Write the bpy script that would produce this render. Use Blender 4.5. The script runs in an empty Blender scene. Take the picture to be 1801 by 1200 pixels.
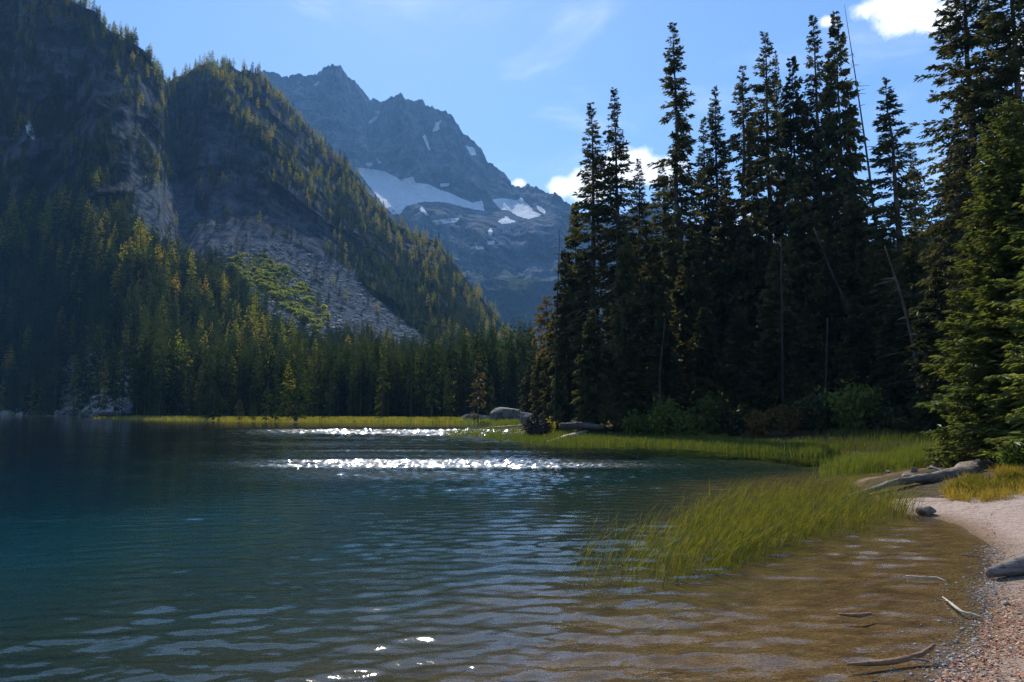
import bpy, math, random
import numpy as np

S = bpy.context.scene
COL = S.collection
rad = math.radians

# ------------------------------------------------------------------ camera, world, sun, exposure
CAM_H, F_PX, HORIZON = 1.75, 1300.0, 725.0          # eye height (m), focal length in photo pixels, horizon row
PW, PH = 1801.0, 1200.0
PITCH = math.atan((HORIZON - PH / 2) / F_PX)
cam = bpy.data.cameras.new('camera')
camo = bpy.data.objects.new('camera', cam)
COL.objects.link(camo)
camo.location = (0, 0, CAM_H)
camo.rotation_euler = (math.pi / 2 + PITCH, 0, 0)
cam.sensor_width = 36.0
cam.lens = 36.0 * F_PX / PW
cam.clip_start, cam.clip_end = 0.1, 20000
S.camera = camo

SUN_AZ, SUN_EL = rad(-8.5), rad(41.0)               # azimuth measured from +Y towards +X
w = bpy.data.worlds.new('World'); S.world = w; w.use_nodes = True
nt = w.node_tree; nt.nodes.clear()
def N(tree, kind, **kw):
    n = tree.nodes.new(kind)
    for k, v in kw.items():
        if k.startswith('i_'):
            n.inputs[k[2:].replace('_', ' ')].default_value = v
        else:
            setattr(n, k, v)
    return n
def vmath(t, op, a, b=None):
    n = t.nodes.new('ShaderNodeVectorMath'); n.operation = op
    for i, x in enumerate((a, b)):
        if x is None: continue
        if hasattr(x, 'is_linked'): t.links.new(x, n.inputs[i])
        else: n.inputs[i].default_value = x
    return n
def fmath(t, op, a, b=None, clamp=False, c=None):
    n = t.nodes.new('ShaderNodeMath'); n.operation = op; n.use_clamp = clamp
    for i, x in enumerate((a, b, c)):
        if x is None: continue
        if hasattr(x, 'is_linked'): t.links.new(x, n.inputs[i])
        else: n.inputs[i].default_value = x
    return n.outputs[0]
def mixc(t, fac, a, b, blend='MIX'):
    n = t.nodes.new('ShaderNodeMix'); n.data_type = 'RGBA'; n.blend_type = blend
    for s, x in ((n.inputs[0], fac), (n.inputs[6], a), (n.inputs[7], b)):
        if hasattr(x, 'is_linked'): t.links.new(x, s)
        elif isinstance(x, (int, float)): s.default_value = x
        else: s.default_value = (*x, 1.0)
    return n.outputs[2]
def smooth(t, x, lo, hi, a=0.0, b=1.0):
    n = t.nodes.new('ShaderNodeMapRange'); n.interpolation_type = 'SMOOTHSTEP'
    t.links.new(x, n.inputs[0])
    for i, v in enumerate((lo, hi, a, b)):
        if hasattr(v, 'is_linked'): t.links.new(v, n.inputs[i + 1])
        else: n.inputs[i + 1].default_value = v
    return n.outputs[0]
def noise(t, vec, scale, detail=4.0, rough=0.55, dist=0.0):
    n = t.nodes.new('ShaderNodeTexNoise')
    if vec is not None: t.links.new(vec, n.inputs['Vector'])
    n.inputs['Scale'].default_value = scale; n.inputs['Detail'].default_value = detail
    n.inputs['Roughness'].default_value = rough; n.inputs['Distortion'].default_value = dist
    return n.outputs[0]

sky = N(nt, 'ShaderNodeTexSky', sky_type='NISHITA', sun_disc=False, sun_elevation=SUN_EL, sun_rotation=SUN_AZ,
        altitude=1500.0, air_density=1.0, dust_density=0.4, ozone_density=2.0)
tc = N(nt, 'ShaderNodeTexCoord')
dirv = vmath(nt, 'NORMALIZE', tc.outputs['Generated']).outputs[0]
def px_dir(px, py):
    c, s = math.cos(PITCH), math.sin(PITCH)
    a, b = (px - PW / 2) / F_PX, (PH / 2 - py) / F_PX
    v = np.array([a, c - b * s, s + b * c]); return v / np.linalg.norm(v)
# cumulus: soft-edged clumps in the sky, broken up by noise
wob = noise(nt, dirv, 14.0, 8.0, 0.62)
wob2 = noise(nt, dirv, 4.0, 3.0, 0.5)
cl = None
for (px, py, rx, k) in ((1590, 8, 0.062, 1.0), (1648, 30, 0.040, 0.9), (1530, 18, 0.03, .8), (1455, 40, 0.016, 0.85), (1035, 325, 0.046, 1.0), (990, 330, 0.03, .9), (1100, 290, 0.05, 0.9), (1165, 300, 0.04, 0.9), (912, 322, 0.018, 0.9), (1900, 80, 0.10, 1.0), (2150, 260, .14, 1.0), (-900, 200, .15, 1.0), (1300, 420, .06, .8), (-500, -420, .2, 1.0), (2300, -500, .25, 1.0)):
    dv = px_dir(px, py)
    sub = vmath(nt, 'SUBTRACT', dirv, tuple(dv))
    sq = vmath(nt, 'MULTIPLY', sub.outputs[0], (1.0, 1.0, 1.5))
    ln = nt.nodes.new('ShaderNodeVectorMath'); ln.operation = 'LENGTH'; nt.links.new(sq.outputs[0], ln.inputs[0])
    g = smooth(nt, ln.outputs[1] if len(ln.outputs) > 1 else ln.outputs[0], rx * 1.5, 0.0, 0.0, k)
    cl = g if cl is None else fmath(nt, 'MAXIMUM', cl, g)
cum = smooth(nt, fmath(nt, 'ADD', cl, fmath(nt, 'MULTIPLY', fmath(nt, 'SUBTRACT', wob, 0.5), 1.7)), 0.40, 0.84)
cirs = smooth(nt, noise(nt, vmath(nt, 'MULTIPLY', dirv, (2.0, 2.0, 7.0)).outputs[0], 1.6, 7.0, 0.6, 0.6), 0.48, 0.80, 0.0, 0.32)
cover = fmath(nt, 'MAXIMUM', cum, cirs)
sep = N(nt, 'ShaderNodeSeparateXYZ'); nt.links.new(dirv, sep.inputs[0])
cover = fmath(nt, 'MULTIPLY', cover, smooth(nt, sep.outputs[2], -0.02, 0.08))
skyc = mixc(nt, 1.0, sky.outputs[0], (0.86, 1.01, 1.15), 'MULTIPLY')
cloudc = mixc(nt, wob2, (7.0, 7.2, 7.6), (11.5, 11.5, 11.8))
bgc = mixc(nt, cover, skyc, cloudc)
bg = N(nt, 'ShaderNodeBackground'); bg.inputs['Strength'].default_value = 0.118
nt.links.new(bgc, bg.inputs['Color'])
wo = N(nt, 'ShaderNodeOutputWorld'); nt.links.new(bg.outputs[0], wo.inputs['Surface'])

sun = bpy.data.lights.new('sun', 'SUN'); sun.energy = 5.0; sun.angle = rad(0.5); sun.color = (1.0, 0.955, 0.885)
suno = bpy.data.objects.new('sun', sun); COL.objects.link(suno)
suno.rotation_euler = (math.pi / 2 - SUN_EL, 0, math.pi - SUN_AZ)

S.view_settings.view_transform = 'Standard'; S.view_settings.look = 'None'
S.view_settings.exposure = 0.62; S.view_settings.gamma = 1.0; S.view_settings.use_curve_mapping = False
S.render.engine = 'CYCLES'; S.render.filter_size = 1.25
cy = S.cycles
cy.use_denoising = True; cy.denoiser = 'OPENIMAGEDENOISE'; cy.denoising_prefilter = 'NONE'
cy.max_bounces = 5; cy.diffuse_bounces = 2; cy.glossy_bounces = 2; cy.transmission_bounces = 2
cy.transparent_max_bounces = 8; cy.volume_bounces = 0
cy.sample_clamp_indirect = 0.7; cy.sample_clamp_direct = 0.0
cy.caustics_reflective = False; cy.caustics_refractive = False
cy.use_adaptive_sampling = True; cy.adaptive_threshold = 0.008; cy.adaptive_min_samples = 32

# ------------------------------------------------------------------ numeric helpers
COS, SIN = math.cos(PITCH), math.sin(PITCH)
def ray(px, py):
    px, py = np.asarray(px, float), np.asarray(py, float)
    a, b = (px - PW / 2) / F_PX, (PH / 2 - py) / F_PX
    return np.stack([a + 0 * b, COS - b * SIN + 0 * a, SIN + b * COS + 0 * a], -1)
def ground(px, py, z=0.0):
    d = ray(px, py); t = (z - CAM_H) / d[..., 2]
    return d * t[..., None] + np.array([0, 0, CAM_H])
def at(px, py, D):                                   # the point on that sight line D metres ahead
    d = ray(px, py); t = D / d[..., 1]
    return d * t[..., None] + np.array([0, 0, CAM_H])
def project(P):
    P = np.asarray(P, float); x, y, z = P[..., 0], P[..., 1], P[..., 2] - CAM_H
    dep = y * COS + z * SIN; up = -y * SIN + z * COS
    return PW / 2 + F_PX * x / dep, PH / 2 - F_PX * up / dep
def _h(ix, iy, iz, seed):
    h = (ix * 374761393 + iy * 668265263 + iz * 2147483647 + seed * 974634777) & 0xffffffff
    h = ((h ^ (h >> 13)) * 1274126177) & 0xffffffff
    h = ((h ^ (h >> 16)) * 2246822519) & 0xffffffff
    return ((h ^ (h >> 15)) & 0xffffff) / float(0xffffff)
def vnoise(p, seed=0):
    p = np.asarray(p, float); i = np.floor(p).astype(np.int64); f = p - i; u = f * f * f * (f * (f * 6 - 15) + 10)
    out = 0
    for dx in (0, 1):
        for dy in (0, 1):
            for dz in (0, 1):
                wgt = (u[..., 0] if dx else 1 - u[..., 0]) * (u[..., 1] if dy else 1 - u[..., 1]) * (u[..., 2] if dz else 1 - u[..., 2])
                out = out + wgt * _h(i[..., 0] + dx, i[..., 1] + dy, i[..., 2] + dz, seed)
    return out * 2 - 1
def fbm(p, octs=5, seed=0, gain=0.5, ridged=False):
    p = np.asarray(p, float); a, s, tot = 1.0, 0.0, 0.0
    for k in range(octs):
        n = vnoise(p * (2.03 ** k) + k * 17.3, seed + k)
        if ridged: n = 1 - 2 * np.abs(n)
        s = s + a * n; tot += a; a *= gain
    return s / tot
def poly_in(x, y, poly):
    poly = np.asarray(poly, float); ins = np.zeros(np.shape(x), bool); n = len(poly)
    for i in range(n):
        x0, y0 = poly[i]; x1, y1 = poly[(i + 1) % n]
        if y0 == y1: continue
        c = ((y0 > y) != (y1 > y)) & (x < (x1 - x0) * (y - y0) / (y1 - y0) + x0)
        ins ^= c
    return ins
def line_dist(x, y, pts, closed=False):
    pts = np.asarray(pts, float); d = np.full(np.shape(x), 1e18)
    n = len(pts)
    for i in range(n if closed else n - 1):
        ax, ay = pts[i]; bx, by = pts[(i + 1) % n]; vx, vy = bx - ax, by - ay
        t = np.clip(((x - ax) * vx + (y - ay) * vy) / max(vx * vx + vy * vy, 1e-9), 0, 1)
        d = np.minimum(d, (x - ax - t * vx) ** 2 + (y - ay - t * vy) ** 2)
    return np.sqrt(d)
def poly_sd(x, y, poly):                              # positive inside
    d = line_dist(x, y, poly, True); return np.where(poly_in(x, y, poly), d, -d)
def interp(x, pts):
    pts = np.asarray(pts, float); return np.interp(x, pts[:, 0], pts[:, 1])

# ------------------------------------------------------------------ mesh helpers
def mesh(name, V, faces, mats, fmat=None, smooth_shade=False, attrs=None):
    """faces: list of (n,k) index arrays; fmat: one material index per list entry or an array."""
    me = bpy.data.meshes.new(name)
    V = np.asarray(V, np.float32).reshape(-1, 3)
    me.vertices.add(len(V)); me.vertices.foreach_set('co', V.ravel())
    faces = [np.asarray(f, np.int32) for f in faces if len(f)]
    li = np.concatenate([f.ravel() for f in faces]); tot = np.concatenate([np.full(len(f), f.shape[1], np.int32) for f in faces])
    st = np.concatenate([[0], np.cumsum(tot)[:-1]]).astype(np.int32)
    me.loops.add(len(li)); me.loops.foreach_set('vertex_index', li)
    me.polygons.add(len(tot)); me.polygons.foreach_set('loop_start', st)
    if fmat is not None:
        mi = np.concatenate([np.full(len(f), m, np.int32) if np.isscalar(m) else np.asarray(m, np.int32) for f, m in zip(faces, fmat)])
        me.polygons.foreach_set('material_index', mi)
    me.polygons.foreach_set('use_smooth', np.full(len(tot), smooth_shade, bool))
    for m in mats: me.materials.append(m)
    for k, v in (attrs or {}).items():
        a = me.attributes.new(k, 'FLOAT', 'POINT'); a.data.foreach_set('value', np.asarray(v, np.float32).ravel())
    me.update(calc_edges=True)
    return me
def obj(name, me, parent=None, loc=(0, 0, 0), rot=(0, 0, 0), scale=(1, 1, 1)):
    o = bpy.data.objects.new(name, me); COL.objects.link(o)
    o.location = [float(v) for v in loc]; o.rotation_euler = rot; o.scale = scale
    if parent is not None: o.parent = parent
    return o
def tag(o, label=None, cat=None, group=None, kind=None):
    if label: o['label'] = label
    if cat: o['category'] = cat
    if group: o['group'] = group
    if kind: o['kind'] = kind
    return o
def thing(name, loc, label, cat, group=None, rot=(0, 0, 0), scale=(1, 1, 1)):
    return tag(obj(name, None, None, loc, rot, scale), label, cat, group)
class MB:
    """collects vertices and faces of one mesh"""
    def __init__(s): s.v, s.f3, s.f4, s.n = [], [], [], 0
    def add(s, V, f3=None, f4=None):
        V = np.asarray(V, float).reshape(-1, 3)
        if f3 is not None and len(f3): s.f3.append(np.asarray(f3, int) + s.n)
        if f4 is not None and len(f4): s.f4.append(np.asarray(f4, int) + s.n)
        s.v.append(V); s.n += len(V)
    def tube(s, P, R, sides=8, cap=True, rng=None, rough=0.0):
        P = np.asarray(P, float); R = np.broadcast_to(np.asarray(R, float), (len(P),)); k = len(P)
        T = np.gradient(P, axis=0); T /= np.linalg.norm(T, axis=1)[:, None] + 1e-9
        ref = np.where(np.abs(T[:, 2:3]) > 0.9, np.array([[1.0, 0, 0]]), np.array([[0, 0, 1.0]]))
        A = np.cross(T, ref); A /= np.linalg.norm(A, axis=1)[:, None] + 1e-9; B = np.cross(T, A)
        th = np.arange(sides) / sides * 2 * np.pi
        rr = np.ones((k, sides)) if rng is None else 1 + rough * rng.uniform(-1, 1, (k, sides))
        V = P[:, None] + (R[:, None] * rr)[..., None] * (A[:, None] * np.cos(th)[None, :, None] + B[:, None] * np.sin(th)[None, :, None])
        i, j = np.meshgrid(np.arange(k - 1), np.arange(sides), indexing='ij'); j2 = (j + 1) % sides
        q = np.stack([i * sides + j, i * sides + j2, (i + 1) * sides + j2, (i + 1) * sides + j], -1).reshape(-1, 4)
        V = V.reshape(-1, 3); f3 = []
        if cap:
            V = np.vstack([V, P[0], P[-1]]); c0, c1 = k * sides, k * sides + 1
            for a in range(sides):
                b = (a + 1) % sides; f3 += [(c0, b, a), (c1, (k - 1) * sides + a, (k - 1) * sides + b)]
        s.add(V, f3, q)
    def mesh(s, name, mat, smooth_shade=False):
        fs = [np.concatenate(x) for x in (s.f3, s.f4) if x]
        return mesh(name, np.concatenate(s.v), fs, [mat], None, smooth_shade)
def spline(P, n):
    P = np.asarray(P, float); d = np.concatenate([[0], np.cumsum(np.linalg.norm(np.diff(P, axis=0), axis=1))]); u = np.linspace(0, d[-1], n)
    Q = np.stack([np.interp(u, d, P[:, k]) for k in range(P.shape[1])], 1)
    for _ in range(2): Q[1:-1] = 0.25 * Q[:-2] + 0.5 * Q[1:-1] + 0.25 * Q[2:]
    return Q
_t = (1 + 5 ** .5) / 2
ICO_V = np.array([(-1, _t, 0), (1, _t, 0), (-1, -_t, 0), (1, -_t, 0), (0, -1, _t), (0, 1, _t), (0, -1, -_t), (0, 1, -_t), (_t, 0, -1), (_t, 0, 1), (-_t, 0, -1), (-_t, 0, 1)]) / math.sqrt(1 + _t * _t)
ICO_F = np.array([(0, 11, 5), (0, 5, 1), (0, 1, 7), (0, 7, 10), (0, 10, 11), (1, 5, 9), (5, 11, 4), (11, 10, 2), (10, 7, 6), (7, 1, 8), (3, 9, 4), (3, 4, 2), (3, 2, 6), (3, 6, 8), (3, 8, 9), (4, 9, 5), (2, 4, 11), (6, 2, 10), (8, 6, 7), (9, 8, 1)])
def subdiv(V, Fc):
    cache, V, out = {}, [tuple(v) for v in V], []
    def mid(a, b):
        k = (min(a, b), max(a, b))
        if k not in cache:
            m = np.array(V[a]) + np.array(V[b]); cache[k] = len(V); V.append(tuple(m / np.linalg.norm(m)))
        return cache[k]
    for a, b, c in Fc:
        ab, bc, ca = mid(a, b), mid(b, c), mid(c, a); out += [(a, ab, ca), (b, bc, ab), (c, ca, bc), (ab, bc, ca)]
    return np.array(V), np.array(out)
SPH1 = subdiv(ICO_V, ICO_F); SPH2 = subdiv(*SPH1); SPH3 = subdiv(*SPH2)

# ------------------------------------------------------------------ materials
def material(name):
    m = bpy.data.materials.new(name); m.use_nodes = True; t = m.node_tree; t.nodes.clear()
    o = t.nodes.new('ShaderNodeOutputMaterial'); return m, t, o
def principled(t, o, color, rough=0.8, spec=0.3, normal=None):
    p = t.nodes.new('ShaderNodeBsdfPrincipled')
    if hasattr(color, 'is_linked'): t.links.new(color, p.inputs['Base Color'])
    else: p.inputs['Base Color'].default_value = (*color, 1)
    if hasattr(rough, 'is_linked'): t.links.new(rough, p.inputs['Roughness'])
    else: p.inputs['Roughness'].default_value = rough
    p.inputs['Specular IOR Level'].default_value = spec
    if normal is not None: t.links.new(normal, p.inputs['Normal'])
    t.links.new(p.outputs[0], o.inputs['Surface']); return p
def bump(t, h, strength, dist):
    b = t.nodes.new('ShaderNodeBump'); b.inputs['Strength'].default_value = strength; b.inputs['Distance'].default_value = dist
    t.links.new(h, b.inputs['Height']); return b.outputs[0]
def attr(t, name):
    a = t.nodes.new('ShaderNodeAttribute'); a.attribute_name = name; return a.outputs['Fac']
def pos(t): return t.nodes.new('ShaderNodeNewGeometry').outputs['Position']
def foliage(name, c1, c2, trans=0.35, nscale=1.5, c3=None, gloss=0.015):
    m, t, o = material(name)
    info = t.nodes.new('ShaderNodeObjectInfo')
    n = noise(t, pos(t), nscale, 2.0)
    c = mixc(t, smooth(t, n, 0.35, 0.65), c1, c2)
    if c3 is not None:
        c = mixc(t, smooth(t, info.outputs['Random'], 0.62, 1.0), c, c3)
    hs = t.nodes.new('ShaderNodeHueSaturation'); t.links.new(c, hs.inputs['Color'])
    t.links.new(smooth(t, info.outputs['Random'], 0, 1, 0.75, 1.3), hs.inputs['Value'])
    d = t.nodes.new('ShaderNodeBsdfDiffuse'); tr = t.nodes.new('ShaderNodeBsdfTranslucent')
    t.links.new(hs.outputs[0], d.inputs[0]); t.links.new(mixc(t, 1.0, hs.outputs[0], (1.25, 1.15, 0.55), 'MULTIPLY'), tr.inputs[0])
    mx = t.nodes.new('ShaderNodeMixShader'); mx.inputs[0].default_value = trans
    t.links.new(d.outputs[0], mx.inputs[1]); t.links.new(tr.outputs[0], mx.inputs[2])
    gl = t.nodes.new('ShaderNodeBsdfGlossy'); gl.inputs['Roughness'].default_value = 0.45; gl.inputs[0].default_value = (1, 1, 1, 1)
    m2 = t.nodes.new('ShaderNodeMixShader'); m2.inputs[0].default_value = gloss
    t.links.new(mx.outputs[0], m2.inputs[1]); t.links.new(gl.outputs[0], m2.inputs[2])
    t.links.new(m2.outputs[0], o.inputs['Surface']); return m
M_FIR = foliage('fir_needles', (0.042, 0.050, 0.024), (0.095, 0.090, 0.036), 0.42, 0.6)
M_FARFIR = foliage('far_fir_needles', (0.019, 0.038, 0.014), (0.036, 0.058, 0.018), 0.42, 0.12, (0.05, 0.056, 0.018), 0.0)
M_LARCH = foliage('larch_needles', (0.16, 0.20, 0.024), (0.23, 0.215, 0.026), 0.55, 0.1, (0.23, 0.17, 0.024), 0.0)
M_YOUNG = foliage('young_fir_needles', (0.12, 0.17, 0.055), (0.19, 0.21, 0.055), 0.55, 2.2)
M_SHRUB = foliage('shrub_leaves', (0.07, 0.11, 0.02), (0.14, 0.16, 0.03), 0.45, 4.0)
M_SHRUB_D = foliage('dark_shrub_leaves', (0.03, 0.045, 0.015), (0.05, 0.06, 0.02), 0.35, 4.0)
M_SHRUB_Y = foliage('yellow_shrub_leaves', (0.22, 0.22, 0.02), (0.3, 0.26, 0.02), 0.5, 4.0)
M_SHRUB_B = foliage('brown_shrub_leaves', (0.09, 0.06, 0.02), (0.13, 0.08, 0.02), 0.35, 4.0)
M_BROWNFIR = foliage('dying_needles', (0.12, 0.08, 0.03), (0.10, 0.08, 0.03), 0.4, 2.0)
M_REED = foliage('reed_blades', (0.040, 0.060, 0.010), (0.165, 0.155, 0.015), 0.38, 7.0)
M_SEDGE = foliage('sedge_blades', (0.055, 0.085, 0.015), (0.12, 0.135, 0.02), 0.42, 4.0)
M_MEADOW = foliage('meadow_blades', (0.17, 0.18, 0.02), (0.26, 0.23, 0.03), 0.45, 0.3)
M_STRAW = foliage('straw_stems', (0.12, 0.09, 0.03), (0.17, 0.125, 0.045), 0.35, 1.5)
M_GOLD = foliage('golden_grass', (0.22, 0.17, 0.03), (0.30, 0.21, 0.04), 0.45, 1.5)
def bark_mat(name, c1, c2, sc=6.0):
    m, t, o = material(name)
    v = vmath(t, 'MULTIPLY', pos(t), (1.0, 1.0, 0.25)).outputs[0]
    n = noise(t, v, sc, 6.0, 0.65)
    principled(t, o, mixc(t, smooth(t, n, 0.35, 0.65), c1, c2), 0.9, 0.2, bump(t, n, 0.8, 0.03)); return m
M_BARK = bark_mat('bark', (0.05, 0.038, 0.03), (0.11, 0.09, 0.075))
M_DARKBARK = bark_mat('shaded_bark', (0.022, 0.018, 0.015), (0.05, 0.042, 0.036))  # darker bark copy, grove shade put into the colour; root ball uses it too
M_DEAD = bark_mat('dead_wood', (0.06, 0.053, 0.048), (0.12, 0.105, 0.095))
def drift_mat(name, c1, c2, c3):
    m, t, o = material(name)
    tcn = t.nodes.new('ShaderNodeTexCoord')
    v = vmath(t, 'MULTIPLY', tcn.outputs['Object'], (1.2, 14.0, 14.0)).outputs[0]
    n = noise(t, v, 2.2, 6.0, 0.65); n2 = noise(t, pos(t), 9.0, 5.0)
    c = mixc(t, smooth(t, n, 0.38, 0.62), c1, c2); c = mixc(t, smooth(t, n2, 0.55, 0.72), c, c3)
    principled(t, o, c, 0.75, 0.3, bump(t, n, 0.9, 0.02)); return m
M_DRIFT = drift_mat('driftwood', (0.36, 0.29, 0.22), (0.5, 0.42, 0.33), (0.2, 0.14, 0.10))
M_BIGLOG = drift_mat('weathered_log', (0.11, 0.082, 0.06), (0.24, 0.19, 0.145), (0.06, 0.042, 0.03))
M_WETWOOD = drift_mat('wet_wood', (0.13, 0.07, 0.035), (0.24, 0.13, 0.07), (0.07, 0.04, 0.03))
M_LOG = drift_mat('log_bark', (0.10, 0.08, 0.07), (0.19, 0.16, 0.14), (0.05, 0.04, 0.035))
def rock_mat(name, c1, c2, sc, dist):
    m, t, o = material(name)
    n = noise(t, pos(t), sc, 8.0, 0.62); n2 = noise(t, pos(t), sc * 0.3, 3.0)
    c = mixc(t, smooth(t, n, 0.35, 0.65), c1, c2); c = mixc(t, smooth(t, n2, 0.5, 0.7, 0, 0.5), c, (0.10, 0.09, 0.07))
    principled(t, o, c, 0.9, 0.25, bump(t, n, 1.0, dist)); return m
M_ROCK = rock_mat('granite', (0.10, 0.098, 0.095), (0.27, 0.26, 0.25), 1.2, 0.25)
M_STONE = rock_mat('shore_stone', (0.11, 0.078, 0.055), (0.25, 0.195, 0.15), 9.0, 0.02)

# mountains: rock, scree, low growth and snow from surface attributes
def mountain_mat(name, sc, rock1, rock2, veg1, veg2):
    m, t, o = material(name); P = pos(t)
    nA = noise(t, P, sc, 10.0, 0.66); nB = noise(t, vmath(t, 'MULTIPLY', P, (1, 1, 0.35)).outputs[0], sc * 3.0, 8.0, 0.65)
    nC = noise(t, P, sc * 12.0, 4.0, 0.6)
    rock = mixc(t, smooth(t, nB, 0.36, 0.64), rock1, rock2)
    veg = mixc(t, smooth(t, nC, 0.35, 0.65), veg1, veg2)
    scr = mixc(t, smooth(t, nC, 0.3, 0.7), (0.062, 0.074, 0.09), (0.15, 0.172, 0.205))
    v = smooth(t, fmath(t, 'ADD', attr(t, 'veg'), fmath(t, 'MULTIPLY', fmath(t, 'SUBTRACT', nA, 0.5), 1.6)), 0.35, 0.65)
    c = mixc(t, v, rock, veg)
    s = smooth(t, fmath(t, 'ADD', attr(t, 'scree'), fmath(t, 'MULTIPLY', fmath(t, 'SUBTRACT', nB, 0.5), 0.9)), 0.4, 0.6)
    c = mixc(t, s, c, scr)
    g = smooth(t, fmath(t, 'ADD', attr(t, 'green'), fmath(t, 'MULTIPLY', fmath(t, 'SUBTRACT', nA, 0.5), 2.6)), 0.45, 0.6)
    c = mixc(t, g, c, mixc(t, nC, (0.07, 0.085, 0.02), (0.14, 0.15, 0.03)))
    sn = smooth(t, fmath(t, 'ADD', attr(t, 'snow'), fmath(t, 'MULTIPLY', fmath(t, 'SUBTRACT', nB, 0.5), 1.1)), 0.44, 0.56)
    c = mixc(t, sn, c, mixc(t, nB, (0.82, 0.85, 0.88), (0.93, 0.94, 0.95)))
    hgt = fmath(t, 'ADD', nB, fmath(t, 'MULTIPLY', nC, 0.25))
    principled(t, o, c, 1.0, 0.0, bump(t, hgt, 1.0, 0.35 / sc)); return m
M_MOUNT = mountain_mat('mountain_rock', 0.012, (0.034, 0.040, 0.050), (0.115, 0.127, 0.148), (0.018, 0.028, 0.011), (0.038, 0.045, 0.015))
M_PEAK = mountain_mat('peak_rock', 0.006, (0.032, 0.036, 0.044), (0.19, 0.195, 0.205), (0.035, 0.045, 0.02), (0.07, 0.075, 0.03))

# ground: lake bed, sand, forest floor
m, t, o = material('ground_cover'); M_GROUND = m; P = pos(t)
n1 = noise(t, P, 3.0, 8.0, 0.65); n2 = noise(t, P, 40.0, 5.0, 0.7); n3 = noise(t, P, 0.8, 4.0); n4 = noise(t, P, 6.0, 4.0, 0.6)
sand = mixc(t, smooth(t, n2, 0.3, 0.7), (0.26, 0.185, 0.145), (0.58, 0.45, 0.37)); sand = mixc(t, smooth(t, n4, 0.48, 0.70, 0, 0.65), sand, (0.31, 0.20, 0.15))
bed = mixc(t, smooth(t, n2, 0.3, 0.7), (0.085, 0.047, 0.015), (0.25, 0.145, 0.048)); bed = mixc(t, smooth(t, n1, 0.4, 0.7), bed, (0.085, 0.047, 0.015))
floor_ = mixc(t, smooth(t, n1, 0.35, 0.65), (0.05, 0.04, 0.025), (0.10, 0.075, 0.04))
spz = N(t, 'ShaderNodeSeparateXYZ'); t.links.new(P, spz.inputs[0])
wet = smooth(t, fmath(t, 'ADD', spz.outputs[2], fmath(t, 'MULTIPLY', fmath(t, 'SUBTRACT', n1, 0.5), 0.05)), -0.02, 0.05)
beach = attr(t, 'beach')
land = mixc(t, smooth(t, fmath(t, 'ADD', beach, fmath(t, 'MULTIPLY', fmath(t, 'SUBTRACT', n1, 0.5), 0.9)), 0.35, 0.65), floor_, sand)
mead = mixc(t, smooth(t, n3, 0.4, 0.6), (0.20, 0.17, 0.04), (0.12, 0.13, 0.03))
land = mixc(t, attr(t, 'meadow'), land, mead)
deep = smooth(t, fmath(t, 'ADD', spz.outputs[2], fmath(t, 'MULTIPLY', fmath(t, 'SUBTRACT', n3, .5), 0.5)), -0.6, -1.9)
bed = mixc(t, smooth(t, fmath(t, 'ADD', spz.outputs[2], fmath(t, 'MULTIPLY', fmath(t, 'SUBTRACT', n3, .5), 0.22)), -0.1, -0.46), bed, (0.036, 0.034, 0.014))  # bed darkens with depth, the water's light loss put into its colour
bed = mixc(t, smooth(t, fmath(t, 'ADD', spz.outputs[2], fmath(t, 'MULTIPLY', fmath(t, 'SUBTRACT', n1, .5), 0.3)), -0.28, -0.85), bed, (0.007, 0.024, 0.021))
bedc = mixc(t, deep, bed, mixc(t, n3, (0.005, 0.050, 0.068), (0.009, 0.068, 0.092)))  # teal on the deep bed stands for light scattered back by the water
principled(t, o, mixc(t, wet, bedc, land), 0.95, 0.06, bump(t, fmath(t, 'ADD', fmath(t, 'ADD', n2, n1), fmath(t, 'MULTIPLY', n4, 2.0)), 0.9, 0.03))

# water: Fresnel-weighted reflection over clear, absorbing water
m, t, o = material('lake_water'); M_WATER = m; P = pos(t)
spw = N(t, 'ShaderNodeSeparateXYZ'); t.links.new(P, spw.inputs[0])
h2 = noise(t, vmath(t, 'MULTIPLY', P, (5.0, 12.0, 1)).outputs[0], 1.0, 3.0, 0.55, 0.5)
h3 = noise(t, vmath(t, 'MULTIPLY', P, (16.0, 30.0, 1)).outputs[0], 1.0, 2.0, 0.5, 0.3)
nb = bump(t, fmath(t, 'ADD', fmath(t, 'MULTIPLY', h2, 0.0035), fmath(t, 'MULTIPLY', h3, 0.0010)), 1.0, 1.0)
# Schlick reflectance, the same from above and below
geo = t.nodes.new('ShaderNodeNewGeometry')
cosv = fmath(t, 'ABSOLUTE', vmath(t, 'DOT_PRODUCT', nb, geo.outputs['Incoming']).outputs['Value'])
frs = fmath(t, 'ADD', fmath(t, 'MULTIPLY', fmath(t, 'POWER', fmath(t, 'SUBTRACT', 1.0, cosv, True), 5.0), 0.98), 0.02, True)
gl = t.nodes.new('ShaderNodeBsdfGlossy'); t.links.new(smooth(t, attr(t, 'ruffle'), 0.0, 1.0, 0.05, 0.175), gl.inputs['Roughness']); gl.inputs[0].default_value = (1, 1, 1, 1); t.links.new(nb, gl.inputs['Normal'])
trn = t.nodes.new('ShaderNodeBsdfTransparent')
mx = t.nodes.new('ShaderNodeMixShader'); t.links.new(frs, mx.inputs[0]); t.links.new(trn.outputs[0], mx.inputs[1]); t.links.new(gl.outputs[0], mx.inputs[2])
t.links.new(mx.outputs[0], o.inputs['Surface'])
va = t.nodes.new('ShaderNodeVolumeAbsorption'); va.inputs['Color'].default_value = (0.10, 0.70, 0.74, 1); va.inputs['Density'].default_value = 0.15
t.links.new(va.outputs[0], o.inputs['Volume'])

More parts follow.
